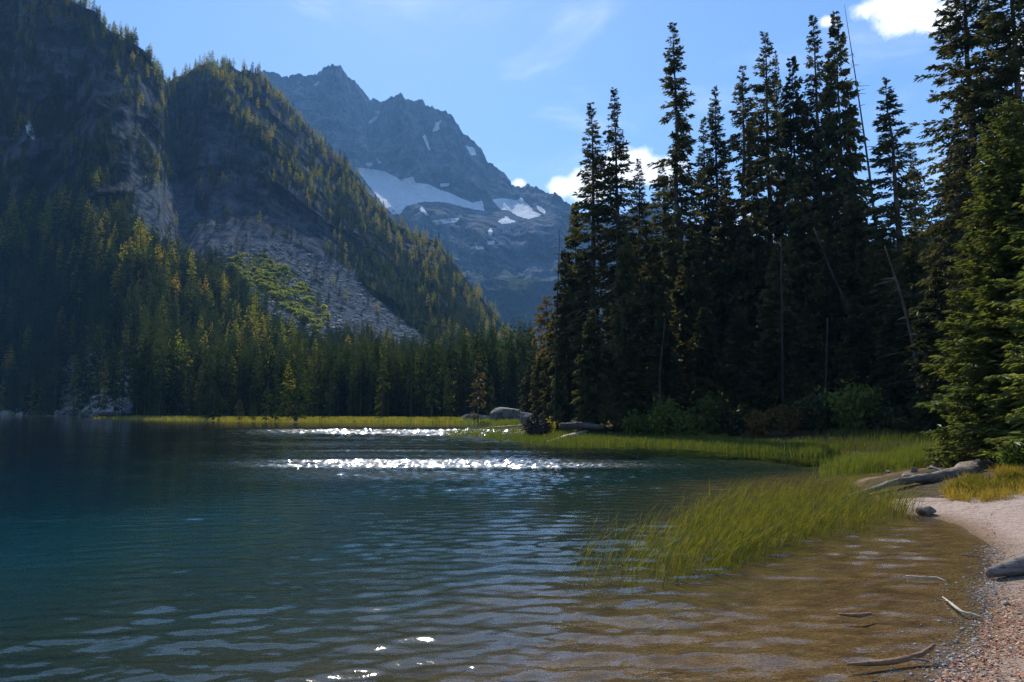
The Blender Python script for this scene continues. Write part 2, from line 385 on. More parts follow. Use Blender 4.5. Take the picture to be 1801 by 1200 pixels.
# ------------------------------------------------------------------ shoreline and ground sheet
SHORE_PX = [(1655, 1200), (1690, 1150), (1738, 1082), (1728, 1035), (1745, 1000), (1738, 960), (1700, 926), (1640, 909), (1600, 905), (1562, 888), (1520, 868), (1500, 850), (1560, 834), (1640, 822), (1668, 812), (1640, 804), (1560, 800), (1480, 796), (1400, 783), (1250, 773), (1100, 767), (1000, 761), (930, 757.5), (885, 754), (866, 751), (880, 747), (850, 745), (800, 743.5), (700, 742.5), (600, 741.5), (400, 740), (230, 737.4), (165, 735), (145, 733), (0, 731.6), (-300, 731.2), (-700, 731.2)]
SH = [tuple(p[:2]) for p in ground(*np.array(SHORE_PX, float).T)]
LAKE = [(4.5, -40), (3.4, -8), (2.65, 0), (2.8, 3.0)] + SH + [(-420, -60), (-200, -120)]
rg = np.concatenate([[0.4], np.geomspace(1.2, 420, 300)])
az = np.concatenate([np.linspace(-180, -56, 32)[:-1], np.linspace(-56, 52, 330), np.linspace(52, 180, 32)[1:-1]])
AZ, RG = np.meshgrid(np.radians(az), rg, indexing='ij')
GX, GY = np.sin(AZ) * RG, np.cos(AZ) * RG
def ground_z(x, y):
    x, y = np.asarray(x, float), np.asarray(y, float)
    sd = -poly_sd(x, y, LAKE)                         # positive on land
    r = np.hypot(x, y)
    p = np.stack([x, y, 0 * x], -1)
    sd = sd + fbm(p * 0.9, 3, 5) * np.clip(r * 0.012, 0.05, 1.0)
    n = fbm(p * 0.35, 4, 3); n2 = fbm(p * 2.5, 3, 9)
    land = 0.075 * np.clip(sd, 0, 3) + (0.75 + 0.35 * n) * (1 - np.exp(-np.clip(sd - 1.5, 0, None) / 9.0)) + 0.012 * n2 * np.clip(sd, 0, 1)
    land = np.where(r > 105, np.minimum(land, 0.35 + 0.1 * n), land)
    d = -sd
    lake = -(0.075 * np.clip(d, 0, 3) + 0.085 * np.clip(d - 3, 0, 30)) - 0.02 * n2 * np.clip(d, 0, 1) - 0.10 * n * np.clip((d - 2) / 3, 0, 1)
    return np.where(sd > 0, land, np.maximum(lake, -4.0))
GZ = ground_z(GX, GY)
SD = -poly_sd(GX, GY, LAKE)
na, nr = AZ.shape
i, j = np.meshgrid(np.arange(na), np.arange(nr - 1), indexing='ij'); i2 = (i + 1) % na
quads = np.stack([i * nr + j, i2 * nr + j, i2 * nr + j + 1, i * nr + j + 1], -1).reshape(-1, 4)
beach = np.exp(-((GX - 5) / 4.0) ** 2) * (GY < 15) * np.clip(1.25 - np.clip(SD - 3, 0, 9) / 4, 0, 1) + np.clip(1 - SD / 0.5, 0, 1) * 0.6 * (np.hypot(GX, GY) < 30)
beach = np.where((GY < 14) & (GX < 11), np.maximum(beach, 0.9), beach)
meadow = (np.hypot(GX, GY) > 105).astype(float)
ctr = np.array([[0, 0, GZ[:, 0].mean()]])
Vg = np.vstack([np.stack([GX, GY, GZ], -1).reshape(-1, 3), ctr]); ci = len(Vg) - 1
tri0 = np.stack([np.full(na, ci), ((np.arange(na) + 1) % na) * nr, np.arange(na) * nr], -1)
o = obj('ground', mesh('ground', Vg, [quads, tri0], [M_GROUND], None, True, {'beach': np.append(beach.ravel(), 0.5), 'meadow': np.append(meadow.ravel(), 0)}))
tag(o, 'sandy shore, forest floor and brown lake bed', None, None, 'structure')

# water body: a closed round slab whose top carries real wavelets
zb = -5.9
def waves(X, Y, seed, lo, hi, n, dir0, spread):
    """sum of travelling sine waves, scaled to unit r.m.s. slope"""
    r = np.random.default_rng(seed); h = np.zeros_like(X)
    for _ in range(n):
        lam = lo * (hi / lo) ** r.uniform(); k = 2 * np.pi / lam; a = dir0 + r.normal(0, spread)
        h += np.sin(k * (X * np.sin(a) + Y * np.cos(a)) + r.uniform(0, 6.28)) / k
    return h * math.sqrt(2.0 / n)
wr = np.concatenate([np.geomspace(0.5, 3.3, 22)[:-1], np.geomspace(3.3, 100, 770), np.geomspace(104, 400, 24)])
wa = np.concatenate([np.linspace(-180, -37.5, 40)[:-1], np.linspace(-37.5, 33.5, 770), np.linspace(33.5, 180, 40)[1:-1]])
WA, WR = np.meshgrid(np.radians(wa), wr, indexing='ij'); WX, WY = np.sin(WA) * WR, np.cos(WA) * WR
p3 = np.stack([WX, WY, 0 * WX], -1)
lane = fbm(p3 * np.array([0.035, 0.17, 0]), 3, 301)
yv = WY + lane * 2.6 + 0.035 * WX
def band(lo, hi, sf): return 1 / (1 + np.exp(-(yv - lo) / sf)) / (1 + np.exp((yv - hi) / sf))
ruf = np.maximum.reduce([1.08 * band(23.1, 27.0, 0.75), 0.36 * band(18.5, 23.5, 0.8), 0.34 * band(18, 31, 1.8), 0.34 * band(44, 82, 4.0), 0.5 * band(31.0, 34.0, 0.7), 0.3 * band(36, 46, 1.5), 1.0 * band(57, 75, 3.0)])
ruf = ruf * np.clip(1.0 + 1.5 * fbm(p3 * np.array([0.16, 0.7, 0]), 3, 305), 0.2, 1.3)
tx = WX / np.maximum(WY, 0.1)
ruf = ruf * np.clip((tx + 0.05 * lane + 0.46) / 0.20, 0, 1) * np.clip((0.32 - tx) / 0.26, 0, 1) * (WY > 0)
patch = np.clip(0.85 + 0.9 * fbm(p3 * np.array([0.14, 0.4, 0]), 3, 303), 0.25, 1.5)
far_f = np.clip((100 - WR) / 30, 0, 1) * np.clip((np.degrees(np.abs(WA)) < 40), 0, 1)
calm = (0.062 + 0.024 * np.clip((22 - WY) / 17, 0, 1) + 0.02 * np.clip((tx + 0.1) * 3, 0, 1)) * patch
depth_f = np.clip((-ground_z(WX, WY)) / 0.07, 0.15, 1)
wz = calm * (0.15 * waves(WX, WY, 50, 0.9, 1.8, 24, math.pi - 0.12, 0.25) + 1.0 * waves(WX, WY, 51, 0.22, 0.62, 60, math.pi - 0.12, 0.36) + 0.5 * waves(WX, WY, 52, 0.11, 0.26, 40, math.pi - 0.05, 0.5) * np.clip((11 - WR) / 5, 0, 1))
fine, coarse = waves(WX, WY, 53, 0.24, 0.62, 60, math.pi, 0.75), waves(WX, WY, 54, 0.7, 1.5, 60, math.pi, 0.75)
farther = np.clip((WR - 36) / 10, 0, 1)
wz = (wz + 0.42 * ruf * (fine * (1 - farther) + coarse * farther)) * far_f * depth_f
na, nr = WA.shape; i, j = np.meshgrid(np.arange(na), np.arange(nr - 1), indexing='ij'); i2 = (i + 1) % na
q1 = np.stack([i * nr + j, i2 * nr + j, i2 * nr + j + 1, i * nr + j + 1], -1).reshape(-1, 4)
Vw = np.stack([WX, WY, wz], -1).reshape(-1, 3); nv = len(Vw); ii = np.arange(na); jj = (ii + 1) % na
rim = np.stack([np.sin(np.radians(wa)) * 400, np.cos(np.radians(wa)) * 400, np.full(na, zb)], -1)
Vw = np.vstack([Vw, rim, [[0, 0, 0]], [[0, 0, zb]]])
q2 = np.stack([ii * nr + nr - 1, jj * nr + nr - 1, nv + jj, nv + ii], -1)
t1 = np.stack([np.full(na, nv + na), jj * nr, ii * nr], -1); t2 = np.stack([np.full(na, nv + na + 1), nv + ii, nv + jj], -1)
o = obj('water', mesh('water', Vw, [q1, q2, t1, t2], [M_WATER], None, True, {'ruffle': np.concatenate([ruf.ravel(), np.zeros(na + 2)])}))
tag(o, 'dark teal lake with ripples and bands of sun glitter', None, None, 'structure')

# ------------------------------------------------------------------ mountains
def relief(pxs, ridge, r_foot, r_ridge, foot_py, p, nrow, dr, back):
    """surface from foot to ridge; every column is a real mountain profile z ~ rho**p seen from the lake"""
    pxs = np.asarray(pxs, float); s = np.linspace(0, 1, nrow)
    PY = foot_py[:, None] * (1 - s) + ridge[:, None] * s; PX = pxs[:, None] + 0 * PY
    d = ray(PX, PY); hyp = np.hypot(d[..., 0], d[..., 1]); te = d[..., 2] / hyp
    rho = np.linspace(0, 1, 400); R = np.zeros_like(PX)
    z0 = CAM_H + r_foot * te[:, 0]; z1 = CAM_H + r_ridge * te[:, -1]
    for k in range(len(pxs)):
        rr = r_foot[k] + rho * (r_ridge[k] - r_foot[k]); zz = z0[k] + (z1[k] - z0[k]) * rho ** p
        tt = np.maximum.accumulate((zz - CAM_H) / rr); R[k] = np.interp(te[k], tt, rr)
    P = d / hyp[..., None] * R[..., None] + np.array([0, 0, CAM_H])
    R = R + dr(PX, PY, P, s) * np.minimum(1, s * 6)[None, :]
    P = d / hyp[..., None] * R[..., None] + np.array([0, 0, CAM_H])
    rows = [P]
    top = P[:, -1]; hd = (d / hyp[..., None])[:, -1]
    for q in (0.08, 0.3, 0.6, 1.0):
        z = top[:, 2] * (1 - q) - 4 * q
        b = top + hd * (back * q) * np.array([1, 1, 0]); b[:, 2] = z; rows.append(b[:, None])
    return PX, PY, np.concatenate(rows, 1)
def grid_mesh(name, P, mat, attrs):
    a, b = P.shape[:2]
    i, j = np.meshgrid(np.arange(a - 1), np.arange(b - 1), indexing='ij')
    q = np.stack([i * b + j, (i + 1) * b + j, (i + 1) * b + j + 1, i * b + j + 1], -1).reshape(-1, 4)
    ex = {}
    for k, v in attrs.items():
        full = np.zeros((a, b)); full[:, :v.shape[1]] = v; ex[k] = full
    return mesh(name, P.reshape(-1, 3), [q], [mat], None, True, ex)

RIDGE = [(-700, -160), (-300, -130), (-100, -95), (0, -45), (100, -15), (140, 8), (165, 22), (190, 50), (205, 58), (225, 70), (240, 80), (255, 92), (275, 124), (297, 146), (305, 136), (330, 128), (352, 117), (370, 110), (385, 121), (400, 114), (420, 123), (440, 128), (470, 140), (485, 162), (520, 198), (560, 243), (600, 280), (640, 328), (680, 376), (700, 394), (740, 414), (770, 430), (800, 466), (830, 510), (850, 528), (880, 566), (910, 588), (940, 606), (970, 628), (1010, 655), (1100, 690)]
SHORE_R = [(p[0], float(np.hypot(*q))) for p, q in zip(SHORE_PX[26:], SH[26:])][::-1]
pm = np.concatenate([np.arange(-700, -60, 12.0), np.arange(-60, 1101, 3.5)])
jag = fbm(np.stack([pm / 14, pm * 0, pm * 0], -1), 4, 21) * 7 + fbm(np.stack([pm / 60, pm * 0, pm * 0], -1), 2, 22) * 4
ridge = interp(pm, RIDGE) + jag
r_foot = interp(np.minimum(pm, 850), SHORE_R) + interp(pm, [(-700, 8), (150, 8), (260, 16), (800, 18), (860, 24), (1100, 40)])
r_ridge = interp(pm, [(-700, 900), (0, 840), (150, 800), (280, 820), (315, 1030), (440, 1060), (700, 1010), (850, 900), (1010, 780), (1100, 700)])
zf = 0.15
foot_py = np.array([project(np.array([math.sin(a) * r, math.cos(a) * r, zf]))[1] for a, r in zip(np.arctan2(pm - PW / 2, F_PX / COS), r_foot)])
GULLY = [(297, 146), (266, 225), (285, 310), (345, 395), (430, 455), (560, 530), (760, 625)]
RIBS = [([(372, 112), (420, 205), (500, 285), (545, 345), (560, 420)], 30, 85), ([(235, 80), (190, 200), (160, 330), (120, 430)], 45, 60), ([(270, 305), (262, 350), (300, 400)], 16, 35), ([(600, 280), (640, 400), (690, 500)], 32, 60), ([(700, 394), (760, 500), (800, 570)], 25, 45), ([(80, 0), (60, 150), (20, 300)], 40, 50)]
def dr_main(X, Y, P, s):
    dd = 55 * np.exp(-(line_dist(X, Y, GULLY) / 34) ** 2)
    for pts, wd, amp in RIBS: dd = dd - 0.6 * amp * np.exp(-(line_dist(X, Y, pts) / wd) ** 2)
    dd = dd - 42 * fbm(P / 130, 6, 31, 0.52, True) - 17 * fbm(P / 34, 5, 41, 0.6, True) - 5 * fbm(P / 9, 3, 43, 0.6)
    dd = dd * (1 - 0.65 * np.clip(0.5 + poly_sd(X, Y, [(300, 325), (420, 330), (600, 410), (730, 530), (600, 480), (450, 415), (330, 395)]) / 50, 0, 1))
    dd = dd * (1 - 0.92 * np.clip(0.5 + poly_sd(X, Y, SCREE) / 40, 0, 1))
    return dd * np.clip((680 - Y) / 160, 0.12, 1)
SCREE = [(250, 300), (330, 330), (350, 375), (450, 405), (600, 470), (700, 560), (780, 622), (700, 612), (640, 590), (560, 600), (470, 560), (400, 470), (330, 440), (250, 440), (230, 380)]
SCREE2 = [(100, 650), (130, 628), (200, 628), (240, 660), (232, 728), (100, 728)]
GREEN = [(395, 455), (450, 445), (500, 470), (560, 525), (580, 570), (560, 590), (520, 555), (470, 530), (425, 500)]
GREEN2 = [(60, 600), (150, 560), (230, 600), (235, 665), (180, 650), (120, 640)]
MX, MY, MP = relief(pm, ridge, r_foot, r_ridge, foot_py, 1.65, 190, dr_main, 500)
soft = lambda P, wd: np.clip(0.5 + poly_sd(MX, MY, P) / (2 * wd), 0, 1)
veg = np.clip(0.36 + 0.45 * np.clip((MY - 330) / 250, 0, 1) + 0.35 * (fbm(MP[:, :190] / 120, 3, 55)), 0, 1)
cliff = np.maximum(soft([(200, 200), (300, 160), (345, 190), (360, 330), (250, 420), (200, 330)], 30), soft([(345, 215), (440, 215), (500, 300), (600, 420), (560, 470), (430, 400), (350, 330)], 30))
veg = veg * (1 - 0.5 * cliff)
scree = np.maximum(soft(SCREE, 14), soft(SCREE2, 8)); green = np.maximum(soft(GREEN, 12), soft(GREEN2, 14) * .9)
snowm = np.maximum(soft([(38, 195), (48, 205), (62, 235), (60, 248), (48, 235)], 3), 0)
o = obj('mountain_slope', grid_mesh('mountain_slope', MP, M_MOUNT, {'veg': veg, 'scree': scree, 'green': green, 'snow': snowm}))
tag(o, 'steep shaded mountainside with cliffs and scree beside the lake', None, None, 'structure')

PEAK = [(380, 190), (452, 128), (465, 122), (480, 124), (497, 133), (523, 130), (553, 129), (580, 113), (600, 113), (613, 132), (637, 153), (650, 173), (660, 170), (668, 176), (693, 167), (706, 162), (713, 172), (722, 173), (728, 177), (743, 171), (748, 182), (780, 193), (798, 203), (815, 232), (830, 243), (847, 258), (858, 283), (873, 290), (897, 313), (900, 322), (917, 330), (930, 323), (947, 328), (968, 340), (977, 333), (983, 343), (1010, 362), (1050, 392), (1100, 372), (1140, 352), (1180, 372), (1260, 420), (1340, 432), (1440, 405), (1560, 425), (1700, 380), (1850, 330), (2200, 250), (2600, 300)]
pk = np.concatenate([np.arange(380, 1120, 2.6), np.arange(1120, 2601, 12.0)])
rp = interp(pk, PEAK) + fbm(np.stack([pk / 8, pk * 0, pk * 0], -1), 4, 71, 0.6, True) * 5.5 + 1
rfp = interp(pk, [(380, 2000), (1000, 1900), (1200, 1500), (2600, 800)]); rrp = interp(pk, [(380, 3900), (600, 3800), (850, 3500), (1010, 3300), (1200, 2700), (1500, 2300), (2600, 1500)])
PRIBS = [([(590, 113), (620, 220), (640, 330)], 22, 130), ([(706, 162), (720, 250), (740, 330)], 18, 110), ([(800, 205), (830, 300), (860, 350)], 18, 100), ([(850, 420), (900, 500), (930, 560)], 22, 130), ([(970, 340), (980, 430), (990, 520)], 20, 90)]
def dr_peak(X, Y, P, s):
    dd = -190 * fbm(P * np.array([1, 1, 0.55]) / 400, 6, 81, 0.56, True) - 95 * fbm(P * np.array([1, 1, 0.6]) / 110, 5, 91, 0.6, True) - 14 * fbm(P / 25, 3, 93)
    for pts, wd, amp in PRIBS: dd = dd - amp * np.exp(-(line_dist(X, Y, pts) / wd) ** 2)
    dd = dd + 110 * np.exp(-(line_dist(X, Y, [(655, 172), (660, 230), (650, 300)]) / 12) ** 2)
    shelf = np.exp(-(line_dist(X, Y, [(620, 320), (740, 345), (850, 375), (950, 375)]) / 22) ** 2)
    yl = np.interp(X, [600, 620, 740, 850, 950, 1010], [318, 322, 345, 372, 372, 380])
    step = 260 * np.tanh((yl - Y) / 26) * np.clip((X - 560) / 60, 0, 1) * np.clip((1000 - X) / 60, 0, 1)
    return dd * (1 - 0.85 * shelf) + step
KX, KY, KP = relief(pk, rp, rfp, rrp, np.full(len(pk), 660.0), 1.45, 220, dr_peak, 900)
z3 = lambda pts: [(450 + a / 3, 50 + b / 3) for a, b in pts]
SNOWS = [z3(q) for q in (
    [(520, 730), (560, 738), (640, 745), (700, 765), (760, 800), (830, 780), (840, 815), (900, 820), (960, 845), (1050, 880), (1100, 905), (1140, 920), (1195, 908), (1205, 962), (1150, 955), (1050, 930), (960, 915), (885, 915), (840, 925), (800, 935), (760, 980), (720, 980), (680, 940), (620, 860)],
    [(1250, 905), (1300, 895), (1380, 910), (1400, 888), (1420, 920), (1450, 935), (1460, 960), (1510, 985), (1440, 1008), (1380, 990), (1330, 960), (1290, 955)],
    [(1478, 932), (1500, 940), (1532, 965), (1525, 982), (1490, 960)], [(918, 1018), (1000, 1005), (1078, 1002), (1060, 1022), (960, 1034)], [(968, 818), (1025, 812), (1022, 835), (975, 838)],
    [(575, 712), (612, 708), (622, 728), (590, 730)], [(636, 675), (664, 712), (640, 716)], [(1108, 622), (1148, 628), (1162, 668), (1138, 672)], [(930, 545), (950, 495), (982, 484), (964, 515), (977, 532), (935, 548)],
    [(935, 545), (892, 558), (907, 592), (922, 642), (908, 642), (876, 568)], [(620, 435), (655, 440), (642, 475), (600, 508), (588, 500), (618, 470)], [(236, 292), (285, 265), (275, 300)], [(300, 300), (340, 275), (320, 300)], [(1272, 1020), (1320, 993), (1375, 1020), (1300, 1034)], [(875, 940), (915, 985), (900, 990), (860, 955)],
    [(1160, 1150), (1200, 1148), (1205, 1165), (1165, 1168)], [(1215, 1125), (1262, 1120), (1255, 1142), (1220, 1140)], [(1225, 1060), (1245, 1055), (1250, 1090), (1230, 1090)], [(410, 290), (425, 290), (420, 310)])]
snow = np.zeros_like(KX)
for q in SNOWS: snow = np.maximum(snow, np.clip(0.5 + poly_sd(KX, KY, q) / 5.0, 0, 1))
vegp = np.clip((KY - 420) / 110, 0, 1) * 0.85; vegp = np.maximum(vegp, np.clip((KX - 1080) / 120, 0, 1) * 0.9)
scrp = np.clip(np.exp(-(line_dist(KX, KY, [(900, 380), (870, 430), (960, 480), (985, 560)]) / 30) ** 2), 0, 1) * .7
o = obj('far_mountain', grid_mesh('far_mountain', KP, M_PEAK, {'veg': vegp, 'scree': scrp, 'green': 0 * KX, 'snow': snow}))
tag(o, 'distant jagged peak with a glacier at the head of the valley', None, None, 'structure')

# ------------------------------------------------------------------ conifers
def sprays(P, D, L, W, rng):
    """diamond needle sprays: base P, direction D, length L, width W"""
    n = len(P); D = D / (np.linalg.norm(D, axis=1)[:, None] + 1e-9)
    q = rng.normal(size=(n, 3)); A = np.cross(D, q); A /= np.linalg.norm(A, axis=1)[:, None] + 1e-9
    B = np.cross(D, A)
    V = np.stack([P, P + D * (L * 0.5)[:, None] + A * (W * 0.5)[:, None] + B * (W * .12)[:, None], P + D * L[:, None] - np.array([0, 0, 1.0]) * (L * 0.12)[:, None], P + D * (L * 0.45)[:, None] - A * (W * 0.5)[:, None]], 1).reshape(-1, 3)
    return V, np.arange(n * 4).reshape(n, 4)
def conifer(seed, H=35.0, R=2.0, base=0.12, nb=420, ns=16, power=0.75, droop=0.45, sl=0.75, gap=0.25, top_up=0.5, wobble=0.15, width=0.42, limb=True, upturn=.25):
    rng = np.random.default_rng(seed)
    u = np.sort(rng.uniform(0, 1, nb) ** 0.92); t = base + (1 - base) * u; z = t * H
    shape = np.clip((1 - u) / 0.42, 0, 1) ** 0.85 * (0.62 + 0.38 * (1 - u) ** power) * np.clip(u * 5 + 0.5, 0, 1)
    azs = rng.uniform(0, 2 * np.pi, nb)
    tipf = np.clip((u - 0.78) / 0.2, 0, 1)
    lump = tipf + (1 - tipf) * (0.78 + 0.42 * (0.5 + 0.5 * vnoise(np.stack([np.cos(azs) * 1.3, np.sin(azs) * 1.3, z * 0.32], -1), seed)))
    L = (0.09 * R + R * shape) * lump * rng.uniform(0.7, 1.12, nb)
    keep = (vnoise(np.stack([np.cos(azs) * 1.6 + 9, np.sin(azs) * 1.6, z * 0.95], -1), seed + 3) > (-1 + 2 * gap) * (1 - 0.3 * u) - 0.25 * u - 1.2 * tipf)
    z, L, azs, u = z[keep], L[keep], azs[keep], u[keep]; nb = len(z)
    wx = np.cumsum(rng.normal(0, 1, 12)) * wobble * 0.3; wy = np.cumsum(rng.normal(0, 1, 12)) * wobble * 0.3; zt = np.linspace(0, H, 12)
    cx, cyy = np.interp(z, zt, wx), np.interp(z, zt, wy)
    e0 = -0.25 + (top_up + 0.25) * u ** 1.5 + rng.normal(0, 0.12, nb); dr = droop * (1 - 0.7 * u)
    rd = np.stack([np.cos(azs), np.sin(azs)], -1)
    def pt(k, s):
        l = L[k] * s; zz = z[k] + L[k] * (e0[k] * s - dr[k] * s ** 2 + upturn * dr[k] * s ** 3)
        return np.stack([cx[k] + rd[k, 0] * l, cyy[k] + rd[k, 1] * l, zz], -1)
    cnt = np.maximum(3, (ns * (0.35 + 0.65 * L / (L.max() + 1e-9))).astype(int)); k = np.repeat(np.arange(nb), cnt); n = len(k)
    s = 0.06 + 0.94 * rng.uniform(0, 1, n) ** 0.8
    P = pt(k, s); side = rng.uniform(-1.0, 1.0, n) * 1.15; a = azs[k] + side
    lat = rng.normal(0, 0.10, n) * L[k] * (1.1 - s)
    P = P + np.stack([-rd[k, 1] * lat, rd[k, 0] * lat, rng.normal(-0.02, 0.07, n) * np.minimum(1, L[k])], -1)
    pit = rng.normal(-0.5, 0.35, n) + 0.75 * u[k] ** 2
    D = np.stack([np.cos(a) * np.cos(pit), np.sin(a) * np.cos(pit), np.sin(pit)], -1)
    sz = sl * rng.uniform(0.55, 1.25, n) * (0.30 + 0.70 * np.minimum(1, L[k] / (0.6 * R)))
    V, f = sprays(P, D, sz, sz * width, rng)
    # leader
    m = MB(); Pz = np.linspace(0, H, 12); rt = 0.0105 * H * (1 - Pz / H) ** 0.95 + 0.012
    rt[0] *= 1.25
    m.tube(np.stack([wx, wy, Pz], -1), rt, 9 if limb else 5)
    if limb:
        for q in range(0, nb):
            pp = pt(np.array([q, q, q]), np.array([0.0, 0.5, 0.92])); r0 = 0.012 + 0.018 * L[q] / R
            m.tube(pp, [r0, r0 * 0.7, r0 * 0.3], 3, False)
        for q in range(26):                           # dead twigs on the bare lower bole
            zz = rng.uniform(0.05, base + 0.15) * H; a = rng.uniform(0, 6.28); l = rng.uniform(0.3, 0.9) * R * .6
            p0 = np.array([0, 0, zz]); p1 = p0 + np.array([math.cos(a) * l, math.sin(a) * l, -0.2 * l]); m.tube([p0, p1], [0.02, 0.006], 3, False)
    return (V, f), m
def fir_pair(name, seed, mat=M_FIR, **kw):
    (V, f), m = conifer(seed, **kw)
    return (m.mesh(name + '_trunk', M_BARK, True), mesh(name + '_crown', V, [f], [mat]), kw.get('H', 35.0), kw.get('R', 2.0))
SPIRE = [fir_pair('spire%d' % k, 100 + k, R=2.0, nb=460, ns=48, sl=.44, width=.36, base=b, gap=g, power=p, droop=d) for k, (b, g, p, d) in enumerate(((0.10, .30, .8, .5), (0.12, .26, .75, .55), (0.16, .34, .85, .45), (0.10, .24, .8, .6), (.2, .36, .75, .5)))]
OPEN = [fir_pair('open%d' % k, 200 + k, R=2.0, nb=380, ns=52, sl=.46, width=.36, base=b, gap=g, power=p, droop=d, wobble=0.35) for k, (b, g, p, d) in enumerate(((0.12, .42, .55, .4), (0.22, .40, .5, .5), (0.30, .45, .45, .4), (.15, .38, .6, .35)))]
BROAD = [fir_pair('broad%d' % k, 300 + k, R=3.0, H=30.0, nb=380, ns=64, base=0.05, gap=.18, power=p, droop=.55, sl=.55, width=.5) for k, p in enumerate((.7, .55, .8))]
BIG = [fir_pair('big%d' % k, 450 + k, R=3.0, H=36.0, nb=560, ns=84, base=0.05, gap=.2, power=p, droop=.6, sl=.36, width=.4, upturn=.45) for k, p in enumerate((.6, .5))]
FILL = [fir_pair('fill%d' % k, 400 + k, R=2.6, H=26.0, nb=330, ns=52, base=0.03, gap=.06, power=.62, droop=.55, sl=.66, width=.55) for k in range(3)]

BASE_Z = {}
def fir(px, py, D, half_px, pool, k, label, group='tall conifers on the wooded point', name='fir_tree', rotz=None, mat=None):
    top = at(px, py, D); gz = float(ground_z(top[0:1], top[1:2])[0]); H = top[2] - gz; R = half_px / F_PX * D * (0.98 if pool is FILL else 1.12)
    tm, cm, H0, R0 = pool[k % len(pool)]
    rz = (px * 0.37) % 6.28 if rotz is None else rotz
    root = thing(name, (top[0], top[1], gz - 0.05), label, 'conifer', group, (0, 0, rz), (R / R0, R / R0, H / H0))
    obj('trunk', tm, root); c = obj('crown', cm, root)
    return root
NEAR = [
    (1040, 178, 62, 40, SPIRE, 0, 'slim pointed fir, left one of the pair at the end of the point'),
    (1078, 157, 60, 36, SPIRE, 1, 'slim fir, right and taller one of the pair at the end of the point'),
    (1186, 48, 66, 42, OPEN, 0, 'tallest fir of the point standing alone against the sky with gaps in its crown'),
    (1122, 280, 74, 28, SPIRE, 2, 'short thin fir between the slim pair and the tallest lone fir'),
    (1236, 205, 72, 30, SPIRE, 3, 'narrow fir just right of the tallest lone fir, lower than its neighbour'),
    (1255, 155, 70, 34, SPIRE, 4, 'dense dark spire right behind the narrow fir beside the tallest lone fir'),
    (1297, 112, 66, 42, OPEN, 3, 'full fir with rounded shoulders in the middle of the grove skyline'),
    (1340, 52, 68, 38, OPEN, 1, 'tall fir with a bare stretch of trunk below its tip, mid skyline'),
    (1362, 90, 72, 22, SPIRE, 2, 'very thin fir squeezed between two taller firs mid skyline'),
    (1388, 100, 64, 46, BROAD, 1, 'blunt topped bushy fir left of the two highest spires'),
    (1431, 28, 62, 40, SPIRE, 3, 'left one of the two highest spires beside the leaning dead pole'),
    (1470, 24, 60, 50, BROAD, 2, 'right and thicker one of the two highest spires beside the leaning dead pole'),
    (1573, 133, 52, 48, OPEN, 3, 'open fir alone in the sky gap with long branches reaching right'),
    (1606, 250, 78, 24, SPIRE, 4, 'small pale fir low in the sky gap, right of the open one'),
    (1690, -130, 40, 88, BIG, 0, 'huge fir cut off by the top of the view, its bare trunk showing'),
    (1775, -170, 37, 90, BIG, 1, 'huge dense fir at the right border behind the bright young fir'),
    (1680, 225, 44, 60, BIG, 0, 'bushy dark fir under the huge cut off fir, left side in the gap'),
    (1162, 300, 76, 32, OPEN, 2, 'shaggy fir left of and below the tallest lone fir'),
    (1012, 356, 66, 32, FILL, 0, 'dark fir at the left foot of the slim pair'),
    (991, 440, 64, 28, FILL, 1, 'shorter dark fir forming the left corner of the grove'),
    (972, 560, 68, 22, FILL, 2, 'small green fir at the water end of the grove corner'),
    (1100, 395, 57, 30, FILL, 2, 'dark fir filling the space right of the slim pair'),
    (1212, 400, 58, 40, FILL, 0, 'dark bushy fir beneath the tallest lone fir'),
    (1150, 425, 56, 38, FILL, 1, 'dark bushy fir between slim pair and tallest lone fir'),
    (1275, 315, 61, 40, FILL, 2, 'dark bushy fir under the full rounded fir'),
    (1322, 290, 59, 40, FILL, 0, 'dark bushy fir below the fir with bare trunk'),
    (1412, 280, 57, 46, FILL, 1, 'dark bushy fir under the left highest spire'),
    (1500, 320, 55, 48, FILL, 2, 'dark bushy fir at the foot of the leaning dead pole'),
    (1543, 372, 58, 44, FILL, 0, 'dark bushy fir left of and below the open fir'),
    (1455, 410, 53, 40, FILL, 1, 'dark bushy fir in front of the two highest spires'),
    (1605, 400, 47, 46, FILL, 2, 'dark bushy fir below the sky gap'),
    (1362, 440, 54, 40, FILL, 0, 'dark bushy fir low in the middle of the grove'),
    (1640, 470, 37, 44, FILL, 1, 'dark bushy fir touching the left edge of the bright young fir'),
    (1040, 545, 55, 32, FILL, 2, 'low dark fir under the slim pair'),
    (1735, 330, 33, 75, BIG, 1, 'dark bushy fir right behind the bright young fir'),
    (953, 600, 84, 20, FILL, 0, 'small fir behind the yellow shrubs at the end of the point'),
    (930, 640, 96, 16, FILL, 1, 'smallest fir behind the big grey boulder'),
]
for a in NEAR: fir(*a)
rg_ = np.random.default_rng(77)
for k in range(36):
    px = 1095 + k * 20 + rg_.uniform(-8, 8); fir(px, rg_.uniform(385, 480), rg_.uniform(72, 98), rg_.uniform(38, 50), FILL, k, 'dark fir deep in the shade inside the grove, only bits of it showing', 'firs deep inside the grove')
for k, (px, py, D, wh) in enumerate(((1165, 560, 53, 'behind the slanted grey bare trunk'), (1235, 540, 53, 'above the shrub with the yellow sprig'), (1300, 530, 52.5, 'above the brown leaved shrub'), (1420, 540, 50, 'between the straight pale trunk and the short bare trunk'),
                                     (1500, 520, 48, 'behind the large bright leafy shrub'), (1570, 540, 46, 'left of the curved dead trunk'), (1110, 610, 54, 'above the shrub right of the dark log'))):
    fir(px, py, D, 34, FILL, k, 'low dark fir ' + wh, 'low firs in front of the grove')
